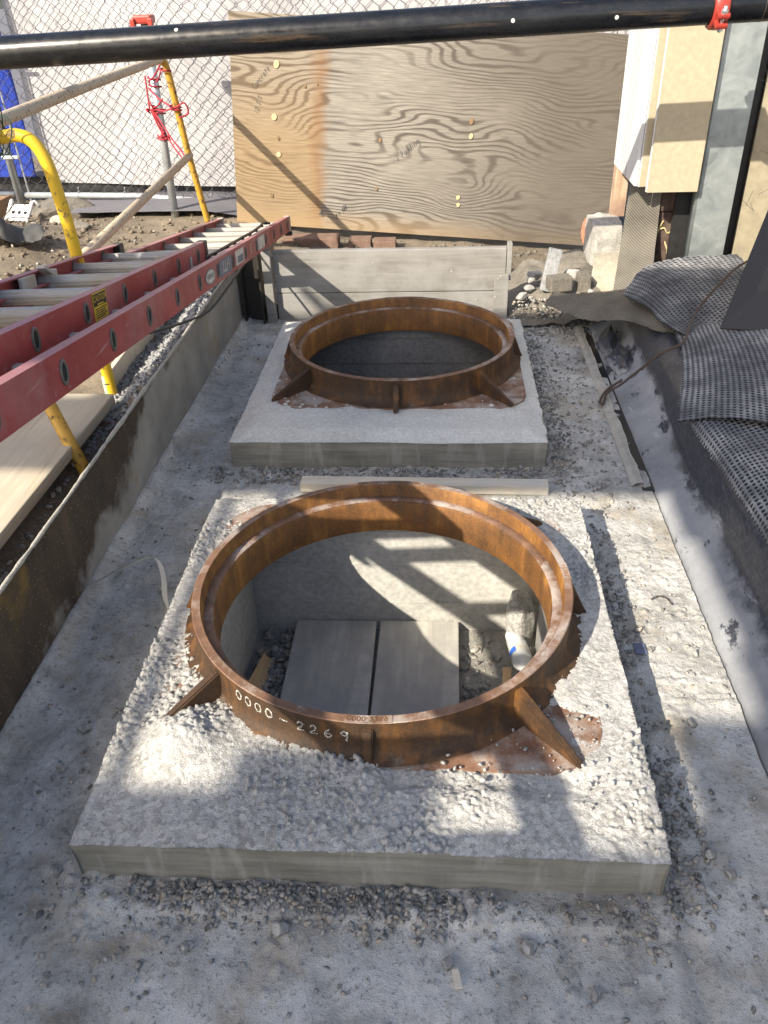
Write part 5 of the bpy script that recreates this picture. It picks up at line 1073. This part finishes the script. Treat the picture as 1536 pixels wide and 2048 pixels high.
# ================================================================ RIGHT SIDE: MATS, SCRIM, RUBBLE, WALL
def bicubic(CP, nu, nv):
    CP = np.asarray(CP, float); A = np.array([spline(r, 12) for r in CP])
    B = np.array([spline(A[:, i], 12) for i in range(A.shape[1])])
    B = B.transpose(1, 0, 2)
    # resample evenly
    def res(G, n):
        out = []
        for r in G:
            s = np.concatenate([[0], np.cumsum(np.linalg.norm(np.diff(r, axis=0), axis=1))]); q = np.linspace(0, s[-1], n); out.append(np.stack([np.interp(q, s, r[:, k]) for k in range(3)], 1))
        return np.array(out)
    B = res(B, nu); B = res(B.transpose(1, 0, 2), nv).transpose(1, 0, 2); return B
def drape(name, CP, label, cat, mat, pitch=0.020, per=5, depth=0.006, thick=0.006, crumple=0.006, seed=1, rag=0.012, rotpat=False):
    CP = np.asarray(CP, float); lu = np.linalg.norm(np.diff(CP[len(CP)//2], axis=0), axis=1).sum(); lv = np.linalg.norm(np.diff(CP[:, CP.shape[1]//2], axis=0), axis=1).sum()
    nu = int(lu/pitch*per)+1; nv = int(lv/pitch*per)+1; G = bicubic(CP, nu, nv)
    u = np.linspace(0, lu/pitch, nu)[None, :].repeat(nv, 0); v = np.linspace(0, lv/pitch, nv)[:, None].repeat(nu, 1)
    du = np.gradient(G, axis=1); dv = np.gradient(G, axis=0); N = np.cross(du, dv); N /= np.linalg.norm(N, axis=2)[..., None]+1e-9
    if N[..., 2].mean() < 0 or (abs(N[..., 2].mean()) < 0.3 and N[..., 1].mean() > 0): N = -N
    u2 = u+0.5*(np.floor(v) % 2) if rotpat else u
    if depth > 0:
        d = np.hypot(u2 % 1-0.5, v % 1-0.5); h = -depth*(1-sstep(0.20, 0.36, d))
    else: h = 0*u
    wr = crumple*fbm(u*pitch*7, v*pitch*7, seed, 3)
    P = G+N*(h+wr)[..., None]
    cu_ = (u[:-1, :-1]*pitch, lu-u[:-1, :-1]*pitch, v[:-1, :-1]*pitch, lv-v[:-1, :-1]*pitch); e = np.minimum(np.minimum(cu_[0], cu_[1]), np.minimum(cu_[2], cu_[3]))
    keep = e > rag*(0.3+0.9*(fbm(u[:-1, :-1]*pitch*16, v[:-1, :-1]*pitch*16, seed+3, 3)+0.5))-0.004 if rag else None
    Vt, Ft = gridvf(P[..., 0], P[..., 1], P[..., 2], keep); Pb = G+N*(-depth-0.0015+wr)[..., None] if depth > 0 else P-N*0.0015
    Vb, Fb = gridvf(Pb[..., 0], Pb[..., 1], Pb[..., 2], keep); uv = np.stack([u2.ravel(), v.ravel()], 1)
    o = build(name, np.concatenate([Vt, Vb]), np.concatenate([Ft, Fb[:, ::-1]+len(Vt)]), mat, smooth=True, uv=np.concatenate([uv, uv])); return tag(o, label, cat, 'dimpled drainage mats over the kerb' if mat is M['dimple'] else None)
# lowest mat, nearest the camera (rows go away from the kerb edge, columns run towards the back)
drape('drainage_mat', [[(0.865, 1.25, 0.215), (0.862, 1.70, 0.220), (0.852, 2.14, 0.218), (0.830, 2.52, 0.212)], [(0.905, 1.25, 0.262), (0.900, 1.70, 0.264), (0.893, 2.14, 0.258), (0.880, 2.56, 0.250)], [(1.05, 1.25, 0.262), (1.05, 1.75, 0.268), (1.05, 2.2, 0.270), (1.05, 2.66, 0.272)], [(1.65, 1.25, 0.30), (1.65, 1.8, 0.31), (1.65, 2.3, 0.32), (1.65, 2.8, 0.33)]],
      'lowest dimpled drainage mat with its edge rolled along the kerb', 'drainage mat', M['dimple'], pitch=0.0195, seed=51, crumple=0.010)
drape('drainage_mat', [[(0.790, 2.50, 0.225), (0.86, 2.75, 0.262), (0.92, 3.02, 0.268), (0.955, 3.28, 0.255)], [(0.93, 2.42, 0.285), (1.00, 2.68, 0.300), (1.04, 2.95, 0.305), (1.07, 3.25, 0.290)], [(1.15, 2.30, 0.310), (1.20, 2.62, 0.335), (1.24, 2.95, 0.340), (1.27, 3.25, 0.320)], [(1.62, 2.15, 0.36), (1.66, 2.55, 0.40), (1.68, 2.95, 0.40), (1.70, 3.3, 0.36)]],
      'middle dimpled drainage mat draped over the lowest one', 'drainage mat', M['dimple'], pitch=0.0175, seed=52, crumple=0.012)
drape('drainage_mat', [[(0.80, 3.60, 0.285), (0.855, 3.44, 0.305), (0.905, 3.26, 0.290), (0.965, 3.16, 0.275)], [(0.92, 3.78, 0.355), (0.98, 3.58, 0.352), (1.03, 3.36, 0.312), (1.08, 3.17, 0.280)], [(1.12, 3.88, 0.375), (1.15, 3.66, 0.360), (1.17, 3.42, 0.325), (1.20, 3.20, 0.285)], [(1.39, 3.93, 0.372), (1.40, 3.72, 0.355), (1.40, 3.48, 0.325), (1.40, 3.25, 0.29)]],
      'upper dimpled drainage mat folded below the galvanised stud', 'drainage mat', M['dimple'], pitch=0.0205, seed=53, crumple=0.006, rotpat=True)
tag(MB().box((1.9, 2.0, 0.26), (2.5, 3.9, 0.30), 0.01).build('mat_roll_bed', M['felt']), 'dark felt strip behind the drainage mats', 'felt')
drape('felt_flap', [[(0.50, 3.86, 0.150), (0.66, 3.62, 0.170), (0.80, 3.44, 0.225), (0.95, 3.28, 0.235), (1.18, 3.20, 0.262)], [(0.56, 3.98, 0.175), (0.72, 3.76, 0.215), (0.86, 3.56, 0.258), (1.0, 3.34, 0.272), (1.2, 3.25, 0.276)], [(0.70, 4.04, 0.150), (0.84, 3.92, 0.205), (0.98, 3.78, 0.27), (1.1, 3.5, 0.28), (1.25, 3.4, 0.28)]],
      'grey scrim flap lying in front of the wall corner', 'scrim', M['scrim'], pitch=0.016, per=3, depth=0, seed=54, crumple=0.02, rag=0.006)
drape('scrim_sheet', [[(0.86, 4.06, 0.155), (0.955, 4.03, 0.180), (1.035, 4.02, 0.225)], [(0.905, 4.24, 0.32), (0.965, 4.20, 0.34), (1.055, 4.14, 0.36)], [(0.925, 4.30, 0.52), (0.97, 4.26, 0.54), (1.06, 4.18, 0.55)], [(0.945, 4.34, 0.70), (0.985, 4.29, 0.72), (1.06, 4.20, 0.74)]],
      'bronze woven scrim hanging below the sheathing corner', 'scrim', M['scrim'], pitch=0.014, per=3, depth=0, seed=55, crumple=0.008, rag=0.0)
drape('plastic_sheet', [[(-2.78, 4.50, 0.33), (-2.55, 4.47, 0.34), (-2.36, 4.50, 0.30)], [(-2.80, 4.64, 0.42), (-2.58, 4.62, 0.41), (-2.30, 4.62, 0.33)], [(-2.76, 4.82, 0.36), (-2.55, 4.80, 0.37), (-2.34, 4.78, 0.29)]],
      'crumpled dark plastic sheet on the spoil heap', 'plastic sheet', M['felt'], pitch=0.03, per=2, depth=0, seed=57, crumple=0.11, rag=0.05)
# pale cushion-like render patch and ledge
M['render'] = concrete('cream_render', (0.25, 0.225, 0.175), (0.38, 0.35, 0.28), scale=20, fine=110, bump=0.4)
drape('render_haunch', [[(.755, 4.14, .02), (.83, 4.10, .03), (.90, 4.08, .045)], [(.762, 4.17, .14), (.845, 4.13, .16), (.925, 4.11, .175)], [(.785, 4.27, .215), (.86, 4.25, .235), (.945, 4.21, .25)], [(.81, 4.42, .235), (.88, 4.40, .26), (.95, 4.36, .28)]],
      'curved cream render haunch lit by the sun below the scrim', 'render', M['render'], pitch=0.014, per=2, depth=0, seed=56, crumple=0.012, rag=0)
bm = bmesh.new(); bmesh.ops.create_cube(bm, size=1.0); bmesh.ops.subdivide_edges(bm, edges=list(bm.edges), cuts=9, use_grid_fill=True)
Vq = np.array([v.co[:] for v in bm.verts]); Fq = [tuple(v.index for v in f.verts) for f in bm.faces]; bm.free()
Vq = Vq*np.array([0.155, 0.26, 0.36]); nq = 0.02*fbm(Vq[:, 0]*22+Vq[:, 1]*9, Vq[:, 2]*20+Vq[:, 1]*13, 88, 3); Vq = Vq*(1+nq[:, None]*4)+np.array([0.885, 4.63, 0.185])
tag(build('ledge_block', Vq, Fq, M['lump']), 'white-grey mortar ledge below the wood stud', 'masonry block')
X, Y, Z = hfield(0.355, 0.98, 3.95, 4.75, 0.014, lambda X, Y: 0.015+0.05*fbm(X*4, Y*4, 64, 4)+0.02*fbm(X*18, Y*18, 66, 3)+0.10*sstep(4.05, 4.25, Y)*sstep(0.36, 0.5, X)+0.05*sstep(0.6, 0.75, X))
tag(build('old_footing', *gridvf(X, Y, Z), M['rubble'], smooth=True), 'old crumbling masonry footing right of the board wall', 'footing')
RB = [('brick', (0.60, 4.14, 0.150), (0.115, 0.085, 0.060), 0.25, 'brick', 'broken tan brick on the old footing'), ('brick', (0.725, 4.16, 0.140), (0.055, 0.10, 0.075), 0.1, 'brick', 'half brick wedged beside the broken tan brick')]
for nm, c, sz, rz, mt, lb in RB:
    plank(nm, (c[0]-sz[0]/2, c[1]-sz[1]/2, c[2]-0.01), (c[0]+sz[0]/2, c[1]+sz[1]/2, c[2]+sz[2]), M['rubble'] if nm == 'brick' else M[mt], lb, 'brick', 'bricks on the footing', bev=0.006, rotz=rz)
Vb, Fb = boxvf((-0.035, -0.016, 0), (0.035, 0.016, 0.20), 0.006); ca, sa = math.cos(-0.22), math.sin(-0.22)
V = np.stack([0.545+Vb[:, 0]*ca+Vb[:, 2]*-sa*1.0, 4.20+Vb[:, 1]+0.35*Vb[:, 2], 0.115-Vb[:, 0]*sa*-1+Vb[:, 2]*ca], 1); tag(build('slate_piece', V, Fb, M['gravel']), 'grey slab of stone leaning upright among the rubble', 'stone slab')
for i, (x, y, z, s) in enumerate(((0.455, 4.22, 0.12, 0.045), (0.47, 4.25, 0.16, 0.035), (0.62, 4.15, 0.205, 0.022), (0.69, 4.3, 0.16, 0.06), (0.42, 4.15, 0.10, 0.05), (0.76, 4.10, 0.15, 0.03), (0.50, 4.36, 0.14, 0.06))):
    bigrock('mortar_lump', (x, y, z-0.02), (s*1.5, s*1.2, s), 340+i, M['lump'], 'pale mortar lump '+('beside the leaning stone slab', 'stacked on the lump beside the leaning slab', 'sitting on the broken tan brick', 'behind the broken tan brick', 'closest to the end of the board wall', 'below the cream haunch', 'behind the leaning stone slab')[i], 'mortar lump', 'mortar lumps on the footing', rot=i)
scatter(900, 0.37, 0.86, 3.86, 4.16, lambda x, y: FZ(x, y)+0.10*sstep(4.02, 4.2, y), 0.003, 0.014, M['pebble'], 'footing_crumbs', 'crumbs at the foot of the old footing', 229, 2.0)
# wall: sheathing corner, studs, posts
sc = thing('sheathing_corner', (1.05, 4.1, 0.63), 'corner of gold sheathing boards with white cut edges hanging from above', 'sheathing')
MB().box((0.943, 3.985, 0.640), (1.168, 4.000, 2.3), 0.001).build('gold_facing', M['gold'], sc)
MB().box((0.9405, 4.001, 0.6385), (1.166, 4.020, 2.3), 0.001).build('gypsum_core', M['gypsum'], sc)
MB().box((0.917, 4.055, 0.652), (1.16, 4.058, 2.3), 0.0005).build('gold_facing', M['gold'], sc)
MB().box((0.915, 4.0595, 0.650), (1.16, 4.078, 2.3), 0.001).build('gypsum_core', M['gypsum'], sc)
MB().box((0.900, 4.080, 0.650), (0.914, 4.62, 2.3), 0.001).build('return_board', M['gypsum'], sc)
for y in (4.30, 4.36, 4.42): MB().box((0.8985, y, 0.651), (0.9002, y+0.004, 2.3)).build('score_line', M['groove'], sc)
gs = thing('galvanised_stud', (1.28, 4.06, 0.2), 'wide galvanised steel stud right of the gold sheathing', 'steel stud')
V, F = boxvf((1.190, 4.03, 0.20), (1.352, 4.034, 2.3), 0.0); build('web', V, F, M['galv'], gs)
MB().tube([(1.190, 4.037, 0.20), (1.190, 4.037, 2.3)], 0.007, 10).box((1.183, 4.037, 0.20), (1.187, 4.10, 2.3)).build('flange', M['galv'], gs, True); MB().box((1.349, 4.0345, 0.20), (1.353, 4.10, 2.3)).build('flange', M['galv'], gs)
tag(MB().box((1.12, 4.14, 0.05), (1.42, 4.16, 2.3)).build('dark_backing', M['blackplastic']), 'black backing seen in the gaps beside the stud', 'backing')
M['sheath2'] = plain('weathered_sheathing', (0.30, 0.265, 0.19), 0.85, 0, 0.15, 25, 0.3)
gsh = thing('gold_sheathing', (2.0, 4.13, 0.12), 'scribbled weathered sheathing right of the galvanised stud', 'sheathing')
MB().box((1.425, 4.12, 0.12), (2.6, 4.136, 2.3), 0.001).build('board', M['sheath2'], gsh); r_ = np.random.default_rng(12)
for _ in range(18):
    x, z = r_.uniform(1.43, 1.58), r_.uniform(0.35, 1.1); a = r_.uniform(0, 3.1); l = r_.uniform(0.03, 0.12); MB().tube([(x, 4.1195, z), (x+l*math.cos(a), 4.1195, z+l*math.sin(a))], 0.0010, 4).build('pencil_mark', M['pencil'], gsh)
tm = thing('dark_timber', (1.12, 4.30, 0.05), 'dark timber post with dried foam below the sheathing', 'timber post')
MB().box((1.055, 4.20, 0.02), (1.175, 4.28, 0.50), 0.006).build('post', M['timber'], tm); MB().box((1.06, 4.19, 0.505), (1.18, 4.29, 0.62), 0.006).build('post_head', M['timber'], tm)
m = MB()
for k, (x, z0, z1) in enumerate(((1.150, 0.12, 0.46), (1.085, 0.40, 0.46), (1.12, 0.30, 0.36))):
    n = 14; zz = np.linspace(z0, z1, n); m.tube(np.stack([x+0.012*np.sin(zz*40+k), np.full(n, 4.197), zz], 1), 0.0032+0.002*np.abs(np.sin(zz*70)), 6)
m.tube(spline([(1.07, 4.197, 0.415), (1.10, 4.195, 0.425), (1.12, 4.197, 0.40), (1.15, 4.195, 0.418), (1.17, 4.197, 0.41)], 6), 0.004, 6); m.build('foam_bead', M['foam'], tm, True)
MB().box((1.158, 4.165, 0.02), (1.186, 4.19, 0.42), 0.005).build('pale_strip', M['render'], tm)
ws = thing('wood_stud', (0.975, 4.75, 0.4), 'old wooden stud with red paint marks behind the sheathing corner', 'wood stud')
MB().box((0.935, 4.70, 0.36), (1.005, 4.79, 2.3), 0.004).build('post', M['stud_wood'], ws); MB().box((0.985, 4.697, 0.56), (1.006, 4.7005, 0.63), 0.0015).build('red_mark', M['red_paint'], ws)
tag(MB().box((1.015, 4.66, 0.0), (2.6, 4.68, 2.3)).build('inner_backing', M['timber']), 'dark board lining behind the wall corner', 'board lining')
# wall continuing to the right and its end, out of view
tag(MB().box((2.46, 1.2, 0.2), (2.60, 4.10, 2.6)).build('side_wall', M['gypsum']), 'pale side wall beyond the right edge that carries the pipe end', 'wall')
# black gloss board leaning at the right edge
Q = [(1.085, 3.10, 0.325), (1.62, 2.93, 0.345), (1.80, 3.42, 1.02), (1.36, 3.46, 0.98)]
Q = np.array(Q); nrm = np.cross(Q[1]-Q[0], Q[3]-Q[0]); nrm /= np.linalg.norm(nrm); V = np.concatenate([Q, Q-nrm*0.012])
tag(build('gloss_board', V, [(0, 1, 2, 3), (7, 6, 5, 4), (0, 4, 5, 1), (1, 5, 6, 2), (2, 6, 7, 3), (3, 7, 4, 0)], M['glossboard']), 'black glossy board leaning at the right edge over the mats', 'board')
# wire rope
rp = spline([(1.62, 3.62, 0.52), (1.43, 3.72, 0.425), (1.30, 3.63, 0.405), (1.17, 3.45, 0.385), (1.06, 3.30, 0.345), (0.985, 3.15, 0.325), (0.93, 3.02, 0.300), (0.87, 3.07, 0.235), (0.81, 3.10, 0.160), (0.74, 3.11, 0.085), (0.69, 3.12, 0.040), (0.665, 3.06, 0.020), (0.655, 3.075, 0.022), (0.672, 3.115, 0.034), (0.70, 3.145, 0.05), (0.745, 3.13, 0.095)], 12)
m = MB()
T = np.gradient(rp, axis=0); T /= np.linalg.norm(T, axis=1)[:, None]
for k in range(4):
    s = np.linspace(0, len(rp)-1, len(rp)*4); P = np.stack([np.interp(s, np.arange(len(rp)), rp[:, q]) for q in range(3)], 1); Tt = np.stack([np.interp(s, np.arange(len(rp)), T[:, q]) for q in range(3)], 1)
    e1 = np.cross(Tt, [0.1, 0.2, 1.0]); e1 /= np.linalg.norm(e1, axis=1)[:, None]; e2 = np.cross(Tt, e1); a = s*1.3+k*np.pi/2
    m.tube(P+0.0028*(e1*np.cos(a)[:, None]+e2*np.sin(a)[:, None]), 0.0027, 5)
tag(m.build('wire_rope', M['rusty_cable'], smooth=True), 'rusty wire rope curving from the gloss board down to the floor', 'wire rope')
for i, (x, y, s) in enumerate(((0.715, 3.62, 0.13), (0.735, 3.42, 0.11))):
    bigrock('membrane_bundle', (x+0.06, y, 0.0), (0.12, 0.24, 0.15-0.03*i), 350+i, M['membrane'], ('crumpled membrane bundle under the scrim flap', 'smaller crumpled membrane fold beside the gap')[i], 'membrane', chunky=1.2)

# ================================================================ BEHIND THE CAMERA
def lift(H, rows, label, y_post, x_post):  # unseen deck added to shade the trench; its gaps shape the sun patches
    dk = thing('shade_scaffold', (-3.0, -2.0, 0.15), label, 'shade_scaffold')
    for (e0, e1, a, b) in rows:
        n = max(1, int(round((e1-e0)/0.24)))
        for i in range(n):
            y0 = e0+(e1-e0)*i/n-1.1*H; y1 = e0+(e1-e0)*(i+1)/n-1.1*H; jt = 0.03*math.sin(i*5.1+e0*7)
            MB().box((a(e0+(e1-e0)*(i+0.5)/n)+jt-0.9*H, y0+0.002, H), (b+jt*2-0.9*H, y1-0.002, H+0.045), 0.004).build('shade_plank', M['lumber'], dk)
    for x in x_post:
        for y in y_post: MB().tube([(x, y, 0.15), (x, y, H+0.05)], 0.024, 10).build('shade_standard', M['galv_tube'], dk, True)
        MB().tube([(x, min(y_post)-0.2, H-0.03), (x, max(y_post)+0.2, H-0.03)], 0.024, 10).build('shade_transom', M['galv_tube'], dk, True)
    for y in y_post: MB().tube([(min(x_post)-0.3, y+0.06, H-0.08), (max(r[3] for r in rows)-0.9*H, y+0.06, H-0.08)], 0.024, 10).build('shade_ledger', M['galv_tube'], dk, True)
    return dk
C_ = lambda v: (lambda e: v)
lift(3.4, [(0.1, 1.04, C_(-1.5), 2.0), (1.045, 1.15, C_(-1.5), -0.36), (1.045, 1.265, C_(-0.355), 0.03), (1.045, 1.35, C_(0.52), 2.0), (1.36, 2.36, C_(0.79), 2.0), (2.38, 4.08, lambda e: -1.35+max(0, e-2.6)*0.78, 2.0)],
     'unseen plank deck on tubes, added behind the camera to shade the trench', (-3.7, 0.40), (-4.7, -3.6))
sh = thing('saw_horse', (-0.9, -0.7, 0.0), 'timber trestle carrying the near end of the ladder', 'trestle')
zt_ = float((O_F+LD*((-0.75-1.550)/LD[1]))[2])-HF/2-0.004
MB().box((-1.62, -0.79, zt_-0.09), (-0.45, -0.74, zt_), 0.004).build('beam', M['lumber'], sh)
for x in (-1.52, -0.55):
    for dy in (-0.32, 0.32): MB().tube([(x, -0.765, zt_-0.06), (x, -0.765+dy, 0.02 if x > -1.05 else 0.18)], 0.024, 6).build('leg', M['lumber'], sh)
